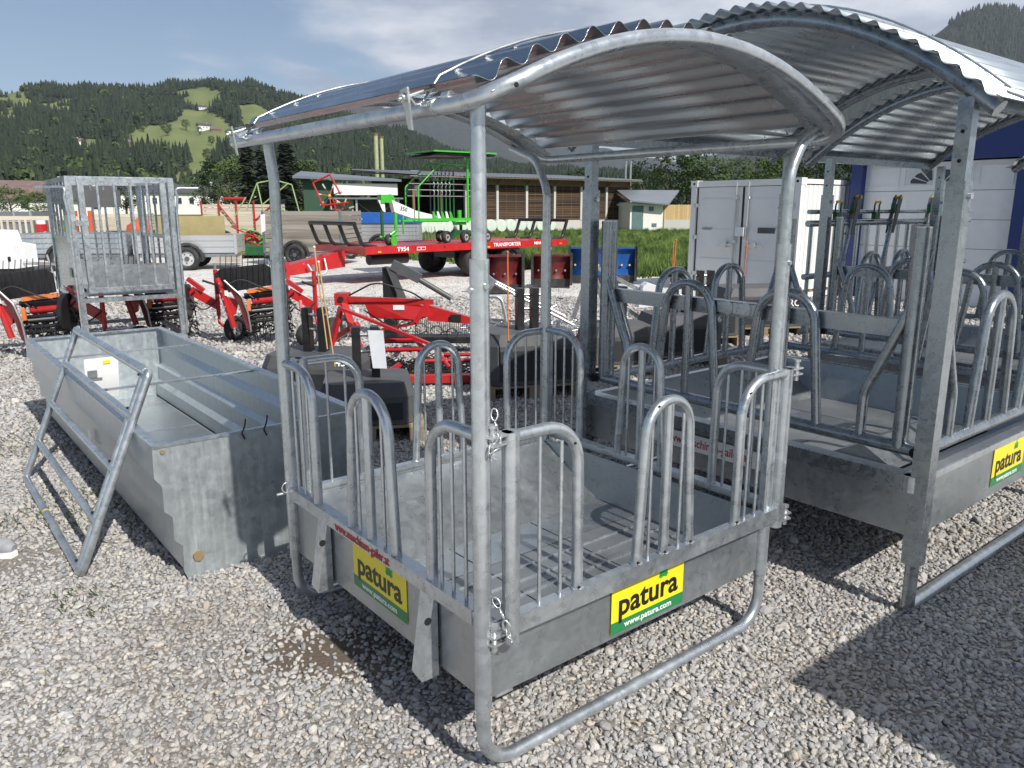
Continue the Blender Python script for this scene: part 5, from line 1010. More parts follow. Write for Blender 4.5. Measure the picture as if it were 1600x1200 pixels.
hay_rake('red hay rake standing behind the crate, seen between its legs', -4.25, 9.35, R(8), hr); hay_rake('red hay rake at the left edge, its black tines over the gravel', -5.13, 8.35, R(4), hr)

# ---------------------------------------------------------------- red grassland harrow
def harrow():
    t = thing('grassland_harrow', 'red grassland harrow with tubular frame and black chain mat on the gravel', 'harrow', (-.98, 7.6, 0)); t.scale = (1, 1, .87); B_ = lambda a, b, w_=.05, h=None, m='red_paint', n='frame_beam': G().beam(a, b, w_, h).put(n, m, t)
    G().prism([(-.80, .5, .80), (.16, .5, .76), (.16, .5, .70), (-.80, .5, .70)], (0, .05, 0)).put('top_rail', 'red_paint', t); G().box(-.86, -.72, .44, .60, .70, .84).put('hinge_block', 'red_paint', t); G().cyl((-.79, .43, .78), (0, 1, 0), .03, .02, 10).put('pin', 'black_steel', t)
    B_((-.76, .45, .72), (-.54, .1, .22), .07, .03); B_((-.76, .3, .70), (-.90, .2, .12), .09, .03); B_((-.55, .1, .3), (-.55, .1, .04), .06, .04)
    B_((-.74, .2, .70), (.24, -.05, .30), .045, .03); B_((.10, .5, .72), (-.02, .35, .50), .04); B_((-.02, .35, .50), (-.38, .5, .40), .035); B_((-.94, .5, .25), (-.6, .3, .50), .06)
    for a, b in (((-.35, .2, .33), (.0, .15, .34)), ((.0, .15, .34), (.16, -.1, .25)), ((-.3, -.05, .26), (.12, -.1, .28)), ((.3, .0, .20), (.62, .0, .20)), ((.22, -.08, .30), (.38, -.3, .12)), ((-.9, .15, .12), (-.5, -.1, .10)), ((.05, -.25, .18), (.6, -.2, .18))): G().tube([a, b], .022, 10).put('frame_tube', 'red_paint', t)
    B_((.0, -.62, .07), (.62, -.58, .075), .10, .08); B_((-.25, -.62, .07), (-.05, -.55, .22), .04); B_((-.2, -.45, .12), (0, -.62, .12), .06); B_((-.60, -.4, .08), (-.05, -.62, .07), .08, .06)
    G().prism([(-.62, .75, .72), (-.2, .75, .74), (.08, .78, .62), (.12, .78, .52), (-.1, .75, .46), (-.55, .75, .50)], (0, .03, 0)).put('shield', 'red_paint', t); G().prism([(.05, .9, .64), (.62, .95, .44), (.62, .95, .38), (.05, .9, .44)], (0, .10, 0)).put('boom', 'red_paint', t); B_((.60, .98, .41), (.72, .98, .42), .05)
    g = G(); rd = random.Random(4)
    for k in range(46):
        for j in range(24):
            x = -.55 + k * .030 + rd.uniform(-.01, .01); y = -.5 + j * .041 + rd.uniform(-.01, .01); z = .05 + .03 * math.sin(x * 9) + rd.uniform(-.02, .03); a = rd.uniform(0, 3.1); d = Vector((math.cos(a), math.sin(a), rd.uniform(-.6, .6))) * .026; g.beam(Vector((x, y, z)) - d, Vector((x, y, z)) + d, .011)
    g.put('chain_mat', 'black_steel', t, kind='stuff')
    g = G(); g.box(-.55, .58, .95, 1.2, .14, .22)
    for k in range(40): x = -.1 + k * .021; g.tube([(x, 1.0, .45 - k * .002), (x + .01, .95, .15)], .004, 4)
    g.put('tine_comb', 'black_steel', t, kind='stuff'); g = G()
    for k in range(5): c_ = Vector((-.28 + k * .16, .35, .5 - k * .03)); g.tube([c_ + Vector((math.cos(a) * .06, 0, math.sin(a) * .06)) for a in np.linspace(0, 6.2, 12)], .006, 5)
    g.tube(fillet([(-.70, .42, .82), (-.40, .30, 1.0), (-.05, .40, .86), (.10, .55, .72)], .2, 6), .010, 6); g.tube(fillet([(-.60, .70, .60), (-.30, .66, .38), (.05, .72, .52)], .15, 6), .010, 6); g.put('hose', 'rubber', t); G().box(-.64, -.60, .40, .412, .60, .68).put('decal', 'white_print', t); G().box(-.30, -.18, .745, .749, .60, .66).put('decal', 'white_print', t); G().box(.30, .42, .89, .90, .42, .52).put('valve_block', 'black_steel', t); wheel('wheel', t, (-1.42, 1.45, .16), .16, .11, (.85, -.5, 0)); B_((-1.5, 1.5, .62), (-1.46, 1.42, .30), .03); B_((-1.46, 1.42, .30), (-1.42, 1.36, .16), .03)
harrow()
pl = thing('packer_arm', 'grey hydraulic arm with spring standing behind the red harrow', 'implement arm', (-1.55, 9.6, 0)); G().prism([(0, 0, .9), (.10, 0, .86), (.30, 0, .36), (.22, 0, .32)], (0, .04, 0)).put('arm_plate', 'grey_steel', pl); G().box(-.05, .12, .05, .18, .0, .88).put('mast', 'black_steel', pl); G().beam((.08, .02, .92), (.42, .02, .74), .07, .12).put('link_arm', 'grey_steel', pl); G().tube([(.30, .02, .80), (.80, .02, .50)], .035, 10).put('spring_cylinder', 'grey_steel', pl)

# ---------------------------------------------------------------- tractor front weights
def weight(label, x, y, rz, w_, d, h, num=None, tower=True, stripes=False, z=.13):
    t = thing('front_weight', label, 'tractor weight', (x, y, 0), rz, 'concrete tractor weights on pallets')
    p = thing('pallet', 'wooden pallet under the ' + ' '.join(label.split(',')[0].split()[:9]), 'pallet', (x, y, 0), rz, 'pallets under the tractor weights')
    base = G().box(-w_ / 2 - .06, w_ / 2 + .06, -.045, .045, .10, .122).data('board', 'pallet_wood')
    for k in range(6): link('board', base, p, (0, -d / 2 + .05 + k * (d - .1) / 5, 0))
    for xx in (-w_ / 2, 0, w_ / 2): G().box(xx - .05, xx + .05, -d / 2, d / 2, 0.0, .10).put('bearer', 'pallet_wood', p)
    c_ = .07; P = [(-w_ / 2, -d / 2 + c_), (-w_ / 2 + c_, -d / 2), (w_ / 2 - c_, -d / 2), (w_ / 2, -d / 2 + c_), (w_ / 2, d / 2 - c_), (w_ / 2 - c_, d / 2), (-w_ / 2 + c_, d / 2), (-w_ / 2, d / 2 - c_)]
    g = G(); n = 8; z0, z1 = z, z + h; s = .90; vs = [(a, b, z0) for a, b in P] + [(a, b, z1 - .10) for a, b in P] + [(a * s, b * s, z1) for a, b in P]
    g.add(vs, [tuple(range(n))[::-1], tuple(range(16, 24))] + [(j * n + k, j * n + (k + 1) % n, (j + 1) * n + (k + 1) % n, (j + 1) * n + k) for j in (0, 1) for k in range(n)]); b = g.put('block', 'anthracite', t); G().box(-w_ / 2 + c_ + .02, w_ / 2 - c_ - .02, -d / 2 - .004, -d / 2 + .002, z0 + .03, z1 - .14).put('recess_paint', 'anthracite_dark', b)  # darker panel proud of the face, recess shade put into its colour
    if tower:
        for xx in (-.065, .065): G().box(xx - .030, xx + .030, -.05, .05, z1 - .05, z1 + .36).put('mast_plate', 'black_steel', t)
        g = G(); g.cyl((0, 0, z1 + .30), (1, 0, 0), .014, .24, 10); g.cyl((0, 0, z1 + .18), (1, 0, 0), .012, .16, 10); g.put('top_pin', 'tin', t)
    if num: text(num, .085, 'white_print', t, (w_ * .32 + .06, -d / 2 + .009, z1 - .045), (R(72), 0, 0), bold=.02)
    if stripes:
        for k in range(4): G().prism([(w_ / 2 + .002, -d / 2 + .09, z0 + .05 + k * .09), (w_ / 2 + .002, -d / 2 + .18, z0 + .0 + k * .09), (w_ / 2 + .002, -d / 2 + .18, z0 + .09 + k * .09), (w_ / 2 + .002, -d / 2 + .09, z0 + .14 + k * .09)], (.002, 0, 0)).put('warning_stripe', 'red_print' if k % 2 else 'white_print', t)
    return t
weight('dark grey weight marked 450, left one of the pair behind the trough', -1.62, 6.35, R(-6), .78, .55, .31, '450')
w2 = weight('dark grey weight with a plastic document sleeve on its mast, behind the left rack side', -1.04, 5.45, R(10), .66, .55, .29)
sv = thing('document_sleeve', 'clear plastic document sleeve hanging from the mast of the front weight', 'document sleeve', (-.945, 5.36, 0)); G().prism([(-.06, 0, .765), (.05, -.01, .765), (.07, -.03, .50), (-.03, -.02, .50)], (0, .004, 0)).put('sleeve', 'clear_sleeve', sv)
weight('dark weight with red and white warning strip behind the front rack', .13, 6.75, R(14), .80, .58, .43, stripes=True); weight('dark weight behind the left corner post of the large rack', 1.02, 7.6, R(10), .66, .52, .36); weight('dark weight seen between the bent tubes of the large rack', 1.75, 8.1, R(10), .78, .55, .40, num='16'); w6 = weight('dark weight with white letters ROC, by the container doors', 3.15, 10.1, R(8), 1.1, .7, .48, tower=False); text('ROC', .12, 'white_print', w6, (.42, -.356, .42), (R(90), 0, 0), bold=.02)
weight('dark weight left of the container doors', 2.3, 9.3, R(8), .75, .55, .38)
def rod(label, x, y, z0, z1, mat, lean=(0, 0)):
    t = thing('marker_rod', label, 'marker rod', (x, y, 0), 0, 'flexible marker rods on the weights'); G().tube([(0, 0, z0), (lean[0] * .5, lean[1] * .5, (z0 + z1) / 2), (lean[0], lean[1], z1)], .006, 6).put('rod', mat, t); G().ball((lean[0], lean[1], z1), .010).put('tip', 'white_print' if mat == 'timber_yellow' else mat, t)
rod('pale marker rod with white tip, left one of the pair in front of the harrow', -1.47, 6.10, .50, 1.30, 'timber_yellow', (-.06, 0)); rod('pale marker rod, right one of the pair in front of the harrow', -1.30, 5.60, .46, 1.22, 'timber_yellow', (-.08, 0)); rod('orange marker rod right of the near post of the front rack', -.03, 6.3, .42, 1.25, 'orange_plastic', (-.005, 0)); rod('orange marker rod left of the container corner', 1.62, 7.9, .55, 1.28, 'orange_plastic', (.02, 0)); rod('orange marker rod in front of the container door', 2.72, 9.2, .5, 1.25, 'orange_plastic', (.02, 0)); rod('orange marker rod at the left container edge, before the meadow', 2.15, 10.5, .4, 1.15, 'orange_plastic', (.0, 0))

# ---------------------------------------------------------------- galvanised chain harrow with headstock
def silver_harrow():
    t = thing('chain_harrow', 'folded galvanised meadow harrow with triangular headstock behind the weights', 'harrow', (.55, 9.6, 0)); S_ = lambda pts, r_=.02, m='zinc_bright', n='frame_tube': G().tube(pts, r_, 8).put(n, m, t)
    for a, b in (((.42, 0, .92), (.62, -.1, .30)), ((.42, 0, .92), (.22, .1, .25)), ((.42, 0, .92), (1.25, .2, .48)), ((.5, -.05, .62), (1.05, .1, .25))): G().beam(a, b, .045).put('headstock_bar', 'zinc_bright', t)
    S_([(-.95, -.1, .82), (.1, -.15, .30)]); S_([(-.75, -.2, .70), (.2, -.2, .20)]); S_(fillet([(-.9, -.2, .55), (-.68, -.2, .55), (-.58, -.25, .1)], .1, 5), .025); G().beam((-.95, -.15, .80), (-.78, -.15, .66), .09, .16).put('hinge_plate', 'zinc', t); S_([(.0, 0, .42), (-.5, -.3, .2)]); S_([(1.0, .1, .62), (1.5, .3, .45)], .022)
    g = G(); rd = random.Random(8)
    for k in range(420): x = rd.uniform(-1.2, 1.1); y = rd.uniform(-.5, .6); z = rd.uniform(.03, .20); a = rd.uniform(0, 6.28); d = Vector((math.cos(a), math.sin(a), rd.uniform(-.3, .3))) * .05; c_ = Vector((x, y, z)); g.tube(fillet([c_ - d, c_ + d, c_ + d + Vector((-d.y, d.x, 0)) * .7], .02, 2), .006, 4)
    g.put('chain_mat', 'zinc', t, kind='stuff'); o = G().prism([(1.00, -.1, .40), (1.05, -.1, .66), (1.10, -.1, .70), (1.28, -.1, .64), (1.30, -.1, .42)], (0, .25, 0)).put('white_cover', 'white_paint', t)
silver_harrow()
fk = thing('hay_forks', 'grey steel fork bars lying on the gravel behind the red harrow', 'fork bars', (-.45, 9.9, 0)); [G().beam((0 + k * .05, k * .35, .10), (.85, .1 + k * .3, .04), .05, .04).put('fork_bar', 'grey_steel', fk) for k in range(3)]

# ---------------------------------------------------------------- snow ploughs
def plough(label, x, y, rz, w_, h, mat, bolts=True):
    t = thing('snow_plough', label, 'snow plough', (x, y, 0), rz, 'snow plough blades for sale'); g = G(); n = 10; vs = []
    for k in range(n + 1): a = R(-40 + 95 * k / n); z = .10 + h * k / n; yy = .16 * math.cos(a * 1.2) ; vs += [(-w_ / 2, yy, z), (w_ / 2, yy, z), (-w_ / 2, yy + .015, z), (w_ / 2, yy + .015, z)]
    g.add(vs, [q for k in range(n) for a in (4 * k,) for q in ((a, a + 1, a + 5, a + 4), (a + 2, a + 6, a + 7, a + 3), (a, a + 4, a + 6, a + 2), (a + 1, a + 3, a + 7, a + 5))], True); b = g.put('blade', mat, t)
    G().beam((-w_ / 2, .06, .10 + h), (w_ / 2, .06, .10 + h), .06, .04).put('top_edge', mat, t); G().box(-w_ / 2, w_ / 2, .10, .13, .02, .18).put('wear_strip', 'rubber', t)
    for s in (-1, 1): G().prism([(s * w_ / 2, -.02, .06), (s * w_ / 2, .24, .06), (s * w_ / 2, .24, .3), (s * w_ / 2, .14, .14 + h), (s * w_ / 2, .02, .14 + h), (s * w_ / 2, .0, .3)], (s * .05, 0, 0)).put('end_plate', 'rubber', t)
    k_ = int(w_ / .17)
    for r_ in range(2):
        for k in range(k_): xx = -w_ / 2 + .10 + k * (w_ - .2) / max(1, k_ - 1); G().cyl((xx, .135 - .02 * r_, .10 + h * (.82 if r_ == 0 else .45)), (0, 1, 0), .022, .03, 6).put('bolt', 'yellow_paint' if bolts else 'tin', b)
    G().box(-.3, .3, .25, .6, .1, .35).put('mount', 'black_steel', t); return t
plough('blue snow plough with yellow bolts on the gravel before the meadow', 1.93, 16.7, R(-3), 1.36, .66, 'blue_paint'); plough('dark red snow plough, left one of the two below the transporter', -.12, 14.6, R(8), .62, .62, 'dark_red_paint', False); plough('dark red snow plough next to the blue one', .80, 15.8, R(-4), .74, .56, 'dark_red_paint', False)

# ---------------------------------------------------------------- red transport trailer and the green rake on it
def transporter():
    t = thing('transport_trailer', 'long red flatbed transport trailer with black end hoops, carrying the green rake', 'trailer', (-3.03, 16.3, 0), R(44)); L, Wd, zt = 6.2, 2.0, .80
    G().box(0, L, 0, .10, zt - .16, zt).put('side_beam', 'red_paint', t); G().box(0, L, Wd - .1, Wd, zt - .16, zt).put('side_beam', 'red_paint', t); G().box(0, .10, .10, Wd - .1, zt - .16, zt - .01).put('front_beam', 'red_paint', t); G().box(L - .1, L, .10, Wd - .1, zt - .16, zt - .01).put('rear_beam', 'red_paint', t)
    base = G().box(0, .60, .11, Wd - .11, zt - .045, zt - .02).data('deck_panel', 'red_paint')
    for k in range(10): link('deck_panel', base, t, (.1 + k * .605, 0, rng.uniform(-.004, .004)))
    for k in range(5): G().box(.6 + k * 1.2, .68 + k * 1.2, .1, Wd - .1, zt - .15, zt - .05).put('cross_member', 'dark_red_paint', t)
    for x0, s in ((.05, -1), (L - .1, 1)):
        for k in range(4):
            y = .12 + k * (Wd - .24) / 3; G().tube(fillet([(x0 - s * .30, y, zt - .02), (x0 + s * .05, y, zt + .03), (x0 + s * .22, y, zt + .46)] , .16, 6) + [(x0 + s * .22, y, zt + .47)], .042, 10).put('hoop_bar', 'black_steel', t)
        G().tube([(x0 + s * .22, .10, zt + .47), (x0 + s * .22, Wd - .10, zt + .47)], .042, 10).put('hoop_bar', 'black_steel', t)
    for x in (3.15, 4.30):
        for y in (.22, Wd - .22): wheel('wheel', t, (x, y, .37), .37, .32, (0, 1, 0), 'black_steel')
    G().box(2.9, 4.6, .6, Wd - .6, .42, .62).put('axle_unit', 'black_steel', t); G().cyl((.9, .5, .50), (1, 0, 0), .12, 1.0, 14).put('air_tank', 'black_steel', t)
    G().prism([(0, .8, zt - .1), (0, .8, zt - .45), (-1.25, .95, .22), (-1.25, .95, .44)], (0, .30, 0)).put('drawbar', 'red_paint', t); G().box(-1.32, -1.25, .92, 1.28, .16, .50).put('hitch_plate', 'red_paint', t); G().tube([(-1.32, 1.1, .33), (-1.5, 1.1, .33)], .035, 10).put('hitch_eye', 'red_paint', t)
    G().tube([(-.55, .9, .35), (-.75, .8, .0)], .03, 8).put('stand_leg', 'black_steel', t); G().tube(fillet([(-.9, .8, .45), (-.8, .7, .22), (-.5, .7, .25), (-.5, .8, .55)], .12, 6), .022, 8).put('hose', 'aluminium', t)
    G().box(.30, .38, -.012, .0, zt - .13, zt - .10).put('reflector', 'yellow_paint', t); G().box(3.4, 3.48, -.012, .0, zt - .13, zt - .10).put('reflector', 'yellow_paint', t); G().box(5.9, 6.0, -.012, .0, zt - .13, zt - .09).put('reflector', 'orange_plastic', t)
    for x in (1.3, 2.1, 2.9, 5.4): G().cyl((x, -.004, zt - .06), (0, 1, 0), .02, .01, 8).put('hole', 'dark_void', t)
    text('T954', .13, 'white_print', t, (.95, -.006, zt - .08), facing(0, -1), bold=.02, sx=1.15); text('TRANSPORTER', .12, 'white_print', t, (4.05, -.006, zt - .075), facing(0, -1), bold=.02, sx=1.12); text('MINI', .10, 'white_print', t, (5.1, -.006, zt - .075), facing(0, -1), bold=.02, sx=1.2)
    g = G(); 
    for a in ((1.32, 1.56, zt - .115, zt - .105), (1.32, 1.56, zt - .055, zt - .045), (1.32, 1.33, zt - .105, zt - .055), (1.55, 1.56, zt - .105, zt - .055)): g.box(a[0], a[1], -.008, -.001, a[2], a[3])
    g.put('frame_mark', 'white_print', t); text('B', .055, 'white_print', t, (1.44, -.006, zt - .08), facing(0, -1), bold=.03)
transporter()
def green_rake():
    """local: x to the right as seen from the yard, z up from the deck"""
    t = thing('rotary_rake', 'bright green rotary rake with white gear housing parked on the red transport trailer', 'rake', (-1.85, 18.35, .785), R(36)); t.scale = (.75, .75, .75); T_ = lambda pts, r_=.03, m='green_paint', n='frame_tube', nn=8: G().tube(pts, r_, nn).put(n, m, t)
    G().prism([(-1.38, -.06, 1.30), (-.55, -.06, .98), (.30, -.06, .80), (.30, -.06, .70), (-.75, -.06, .78), (-1.30, -.06, .95)], (0, .22, 0)).put('gear_housing', 'white_paint', t)
    text('350', .17, 'black_print', t, (-1.0, -.065, 1.03), (R(90), R(12), 0), bold=.02)
    T_(fillet([(-1.55, 0, 1.35), (-1.35, 0, 1.45), (-1.25, 0, 1.1), (-1.25, 0, .4), (-1.45, 0, .28)], .12, 6), .055); G().box(-1.75, -1.4, -.1, .15, 1.22, 1.45).put('headstock', 'green_paint', t); G().prism([(-1.82, -.05, 1.3), (-1.62, -.05, 1.26), (-1.60, -.05, .95), (-1.68, -.05, .98)], (0, .03, 0)).put('sign_board', 'white_paint', t)
    T_([(-1.70, 0, 1.0), (-1.70, 0, .20)], .05, 'dark_green_paint', 'mast'); T_([(-1.8, 0, .22), (-1.2, 0, .28)], .045); T_([(-1.05, -.1, .85), (-1.05, -.1, .3)], .03); T_([(-1.15, 0, .68), (.6, 0, .68)], .035); G().beam((-.62, -.3, .72), (1.25, -.3, .72), .06, .09).put('frame_beam', 'green_paint', t); T_([(-.6, .5, .72), (1.20, .5, .72)], .03)
    for y in (-.3, .5): T_(fillet([(-.62, y, .72), (-.62, y, 1.68), (.15, y, 2.38), (1.12, y, 2.36)], .1, 5), .022)
    T_([(1.13, -.3, .62), (1.13, -.3, 2.65)], .04); G().prism([(-.35, -.8, 2.68), (1.9, -.8, 2.68), (1.9, .9, 2.68), (-.35, .9, 2.68)], (0, 0, .04)).put('guard_sheet', 'green_paint', t); G().prism([(-.5, -.7, 2.52), (-.1, -.7, 2.66), (1.9, -.7, 2.66), (1.9, -.7, 2.62), (-.1, -.7, 2.54)], (0, 1.5, 0)).put('swath_cloth', 'rubber', t); G().prism([(.95, -.34, 2.66), (1.32, -.34, 2.66), (1.2, -.34, 2.52), (1.07, -.34, 2.52)], (0, .08, 0)).put('gusset', 'green_paint', t)
    T_([(1.0, 0, .75), (1.0, 0, 1.0)], .07); G().cyl((1.0, 0, .60), (0, 0, 1), .22, .10, 18).put('rotor_hub', 'green_paint', t)
    for k in range(6): x = .05 + k * .14; T_([(x, -.08, .72), (x, -.08, 2.2)], .024, 'dark_green_paint', 'rotor_arm'); T_([(x + .06, .25, .72), (x + .06, .25, 2.1)], .022, 'black_steel', 'rotor_arm')
    for k in range(5): x = .0 + k * .15; G().prism([(x, -.12, .74), (x + .11, -.12, .74), (x + .03, -.12, .95), (x - .03, -.12, .97)], (0, .05, 0)).put('arm_root', 'white_paint' if k % 2 else 'green_paint', t)
    for z in (1.42, 1.60, 1.78, 2.0, 2.15): T_([(-.9 + (z - 1.4) * .2, -.12, z), (1.6, -.12, z)], .014, 'tin', 'tine_arm', 6)
    g = G()
    for z in (1.52, 1.75, 2.07):
        for k in range(5): x = .02 + k * .14; g.tube(fillet([(x - .03, -.14, z - .07), (x, -.16, z - .04), (x, -.16, z + .04), (x - .03, -.14, z + .07)], .03, 3), .012, 5)
    g.put('spring_tines', 'tin', t); g = G()
    for k in range(9): x = -1.0 + k * .11; g.tube([(x, -.35, .52), (x + .01, -.36, -.01 + .1)], .007, 4)
    g.put('spring_tines', 'tin', t)
    T_([(1.05, 0, .55), (1.05, 0, .35)], .05, 'black_steel', 'axle_post'); G().prism([(.60, -.1, .10), (.80, -.1, .38), (1.35, -.1, .38), (1.50, -.1, .10), (1.35, -.1, .10), (1.2, -.1, .26), (.85, -.1, .26), (.72, -.1, .10)], (0, .25, 0)).put('wheel_carrier', 'dark_green_paint', t); T_([(1.35, -.2, .35), (1.55, -.2, .08)], .035); T_([(.95, -.25, .12), (1.55, -.25, .18)], .03)
    for x, y in ((.42, -.15), (.98, -.35), (1.9, -.2), (.6, .5), (1.5, .5)): wheel('wheel', t, (x, y, .19), .19, .15, (.35, -1, 0), 'silver_paint')
    wheel('wheel', t, (-1.55, -.1, .15), .16, .13, (.6, -1, 0)); G().cyl((-1.45, -.24, .12), (.5, -1, 0), .15, .02, 16).put('wheel_disc', 'green_paint', t)
green_rake()

# ---------------------------------------------------------------- car trailers and farm wagons on the left
def box_trailer(label, x, y, rz, L, z0, z1, plank=None, wd=1.3, rail=None, mat='aluminium', wheels=((.70),), group='box trailers', r_=.30, cat='trailer'):
    t = thing('box_trailer', label, cat, (x, y, 0), rz, group); n = max(2, int((z1 - z0) / .125)); h = (z1 - z0) / n
    if plank: bs = G().box(0, L, -.012, .012, .010, h - .010).data('plank', plank); be = G().box(-.012, .012, 0, wd, .010, h - .010).data('plank', plank)
    else:
        g = G()
        for q in range(1): g.prism([(0, 0, .004), (0, -.02, .02), (0, -.02, h - .02), (0, 0, h - .004), (0, .012, h - .004), (0, .012, .004)], (L, 0, 0))
        bs = g.data('side_board', mat); be = G().box(-.012, .012, 0, wd, .004, h - .004).data('end_board', mat)
    for k in range(n):
        dz = z0 + k * h; jit = lambda: rng.uniform(-.008, .008) if plank else 0
        link('plank' if plank else 'side_board', bs, t, (jit(), jit(), dz)); link('plank' if plank else 'side_board', bs, t, (0, wd, dz)); link('plank' if plank else 'end_board', be, t, (0, 0, dz)); link('plank' if plank else 'end_board', be, t, (L, 0, dz))
    for xx in (0.03, L - .03):
        for yy in (-.02, wd + .01): G().box(xx - .03, xx + .03, yy - .015, yy + .01, z0 - .02, z1 + .02).put('corner_post', mat if not plank else 'zinc_dark', t)
    G().box(0, L, -.02, wd + .02, z0 - .09, z0 - .01).put('chassis', 'zinc_dark', t); G().box(.02, L - .02, .02, wd - .02, z0 - .01, z0 + .02).put('floor', 'wood_brown', t)
    for f in wheels:
        wx = L * f; wheel('wheel', t, (wx, -.12, r_), r_, .18, (0, 1, 0), 'silver_paint' if not plank else 'black_steel'); wheel('wheel', t, (wx, wd + .12, r_), r_, .18, (0, 1, 0), 'silver_paint')
        G().tube([(wx + math.cos(a) * (r_ + .07), -.12, r_ + math.sin(a) * (r_ + .06)) for a in np.linspace(-.1, PI + .1, 12)], .05, 6).put('mudguard', 'rubber', t); G().beam((wx, -.1, r_), (wx, wd + .1, r_), .06).put('axle', 'black_steel', t)
    return t
b1 = box_trailer('silver box trailer with plywood board standing in it, right of the crate', -9.75, 20.3, R(10), 2.55, .42, .90, wheels=(.52,)); pw = thing('plywood_board', 'large plywood board standing in the silver trailer right of the crate', 'board', (-9.35, 20.75, .46), R(10)); G().box(0, 1.75, 0, .03, 0, .92).put('sheet', 'plywood', pw)
box_trailer('silver box trailer seen through the bars of the crate', -12.6, 20.2, R(4), 2.65, .42, .95, wheels=(.40,), mat='zinc')
wt = box_trailer('farm trailer with weathered grey plank sides and black mudguard, behind the left rack post', -7.05, 22.4, R(-8), 2.35, .36, 1.50, 'wood_grey', 1.6, wheels=(.42,), r_=.30, group='plank sided trailers'); G().prism([(-.02, -.03, .9), (-.02, -.03, 1.4), (.12, -.03, 1.42), (.10, -.03, .95)], (0, -.01, 0)).put('paper_bag', 'white_paint', wt)
rf = box_trailer('wagon with pale plank sides between red uprights, right of the white building', -11.9, 30.5, R(3), 2.7, .55, 1.72, 'wood_pale', 2.0, wheels=(.3, .7), r_=.32, group='plank sided trailers')
for k in range(5): G().beam((k * .66 + .03, -.06, .3), (k * .66 + .03, -.06, 1.85), .05).put('upright', 'red_paint', rf)
G().beam((.7, -.08, 1.7), (1.3, -.08, .9), .035).put('brace', 'red_paint', rf); G().beam((2.65, -.08, 1.65), (2.0, -.08, 1.1), .035).put('brace', 'red_paint', rf); G().cyl((1.2, .4, 1.92), (1, 0, 0), .07, .8, 10).put('roller', 'red_paint', rf)
w3 = box_trailer('wagon with pale board sides seen through the crate, in front of the brown house', -16.4, 31, R(2), 1.9, .7, 1.35, 'wood_pale', 1.2, wheels=(.5,), r_=.3, group='plank sided trailers')
bt = box_trailer('grey slatted box trailer under a blue tarpaulin, behind the transporter', -5.95, 27.5, R(3), 2.7, .35, 1.05, None, 1.6, wheels=(.5,), r_=.3)
G().box(-.05, 2.75, -.06, 1.66, 1.05, 1.42).put('tarpaulin', 'tarp_blue', bt); G().cyl((-.3, -.2, .75), (1, 0, 0), .38, .16, 18).put('spare_wheel', 'rubber', bt)
gb = thing('steel_tipper_box', 'grey ribbed steel tipper box at the far left edge', 'tipper box', (-23.4, 33, 0), R(3)); G().box(0, 3.4, 0, 2, .6, 1.42).put('box', 'roof_grey', gb); [G().box(k * .66, k * .66 + .06, -.05, 0, .6, 1.45).put('rib', 'aluminium', gb) for k in range(6)]; G().box(0, 3.4, -.04, 0, 1.0, 1.05).put('rib', 'aluminium', gb)
pv = thing('white_van_box', 'white machine cover standing at the left edge behind the hay rake', 'machine', (-11.35, 16.3, 0), R(4)); G().prism([(0, 0, .35), (1.0, 0, .35), (1.0, 0, .82), (.72, 0, .86), (.66, 0, 1.12), (.0, 0, 1.15)], (0, .9, 0)).put('cover', 'white_paint', pv); G().box(.1, .95, .05, .8, .1, .35).put('base', 'black_steel', pv); G().box(.86, .92, -.01, 0, .5, .6).put('latch', 'black_steel', pv)
G().tube([(1.0, .3, .45), (1.65, .3, .42)], .03, 8).put('drawbar', 'tin', pv); G().tube([(1.5, .3, .62), (1.6, .3, .12)], .02, 8).put('jockey_post', 'tin', pv); wheel('wheel', pv, (1.72, .3, .11), .11, .06, (.2, 1, 0))
def livestock_racks():
    t = thing('barrier_wagon', 'orange wagon with cream wooden hurdles stacked on it at the left edge', 'wagon', (-15.6, 24.2, 0), R(2)); G().box(0, 3.2, 0, 1.4, .42, .55).put('frame', 'orange_red_paint', t); G().box(0, 3.2, -.03, 0, 1.22, 1.34).put('top_bar', 'wood_pale', t); G().box(0, 3.2, -.03, 0, .72, .80).put('low_bar', 'orange_red_paint', t)
    b = G().box(0, .06, -.05, -.02, .78, 1.24).data('slat', 'wood_pale')
    for k in range(18): link('slat', b, t, (.03 + k * .18, 0, 0))
    for k in range(2): G().box(2.2 + k * .5, 2.3 + k * .5, -.1, .1, .3, 1.5).put('upright', 'orange_red_paint', t)
    wheel('wheel', t, (2.95, -.1, .3), .3, .2, (0, 1, 0)); G().box(2.0, 2.9, -.06, -.03, .1, .7).put('side_plate', 'orange_red_paint', t)
    m = thing('cement_mixer', 'orange cement mixer drum behind the crate bars', 'mixer', (-10.9, 22.9, 0)); G().tube([(0, 0, .75), (.08, 0, .85), (.30, 0, 1.05), (.42, 0, 1.1)], [.28, .36, .30, .2], 16).put('drum', 'orange_red_paint', m); G().beam((0, 0, 0), (.1, 0, .8), .06).put('stand', 'yellow_paint', m); G().beam((.5, 0, 0), (.2, 0, .8), .06).put('stand', 'yellow_paint', m); G().box(.0, .5, -.2, .2, .2, .5).put('motor_box', 'yellow_paint', m)
    r = thing('red_pump', 'red pump unit with white cap seen through the crate', 'pump', (-13.0, 21.9, 0)); G().cyl((0, 0, .95), (0, 0, 1), .16, .4, 12).put('body', 'red_paint', r); G().cyl((0, 0, 1.2), (0, 0, 1), .12, .1, 12).put('cap', 'white_paint', r); G().box(-.3, .3, -.2, .2, .4, .75).put('base', 'red_paint', r)
livestock_racks()
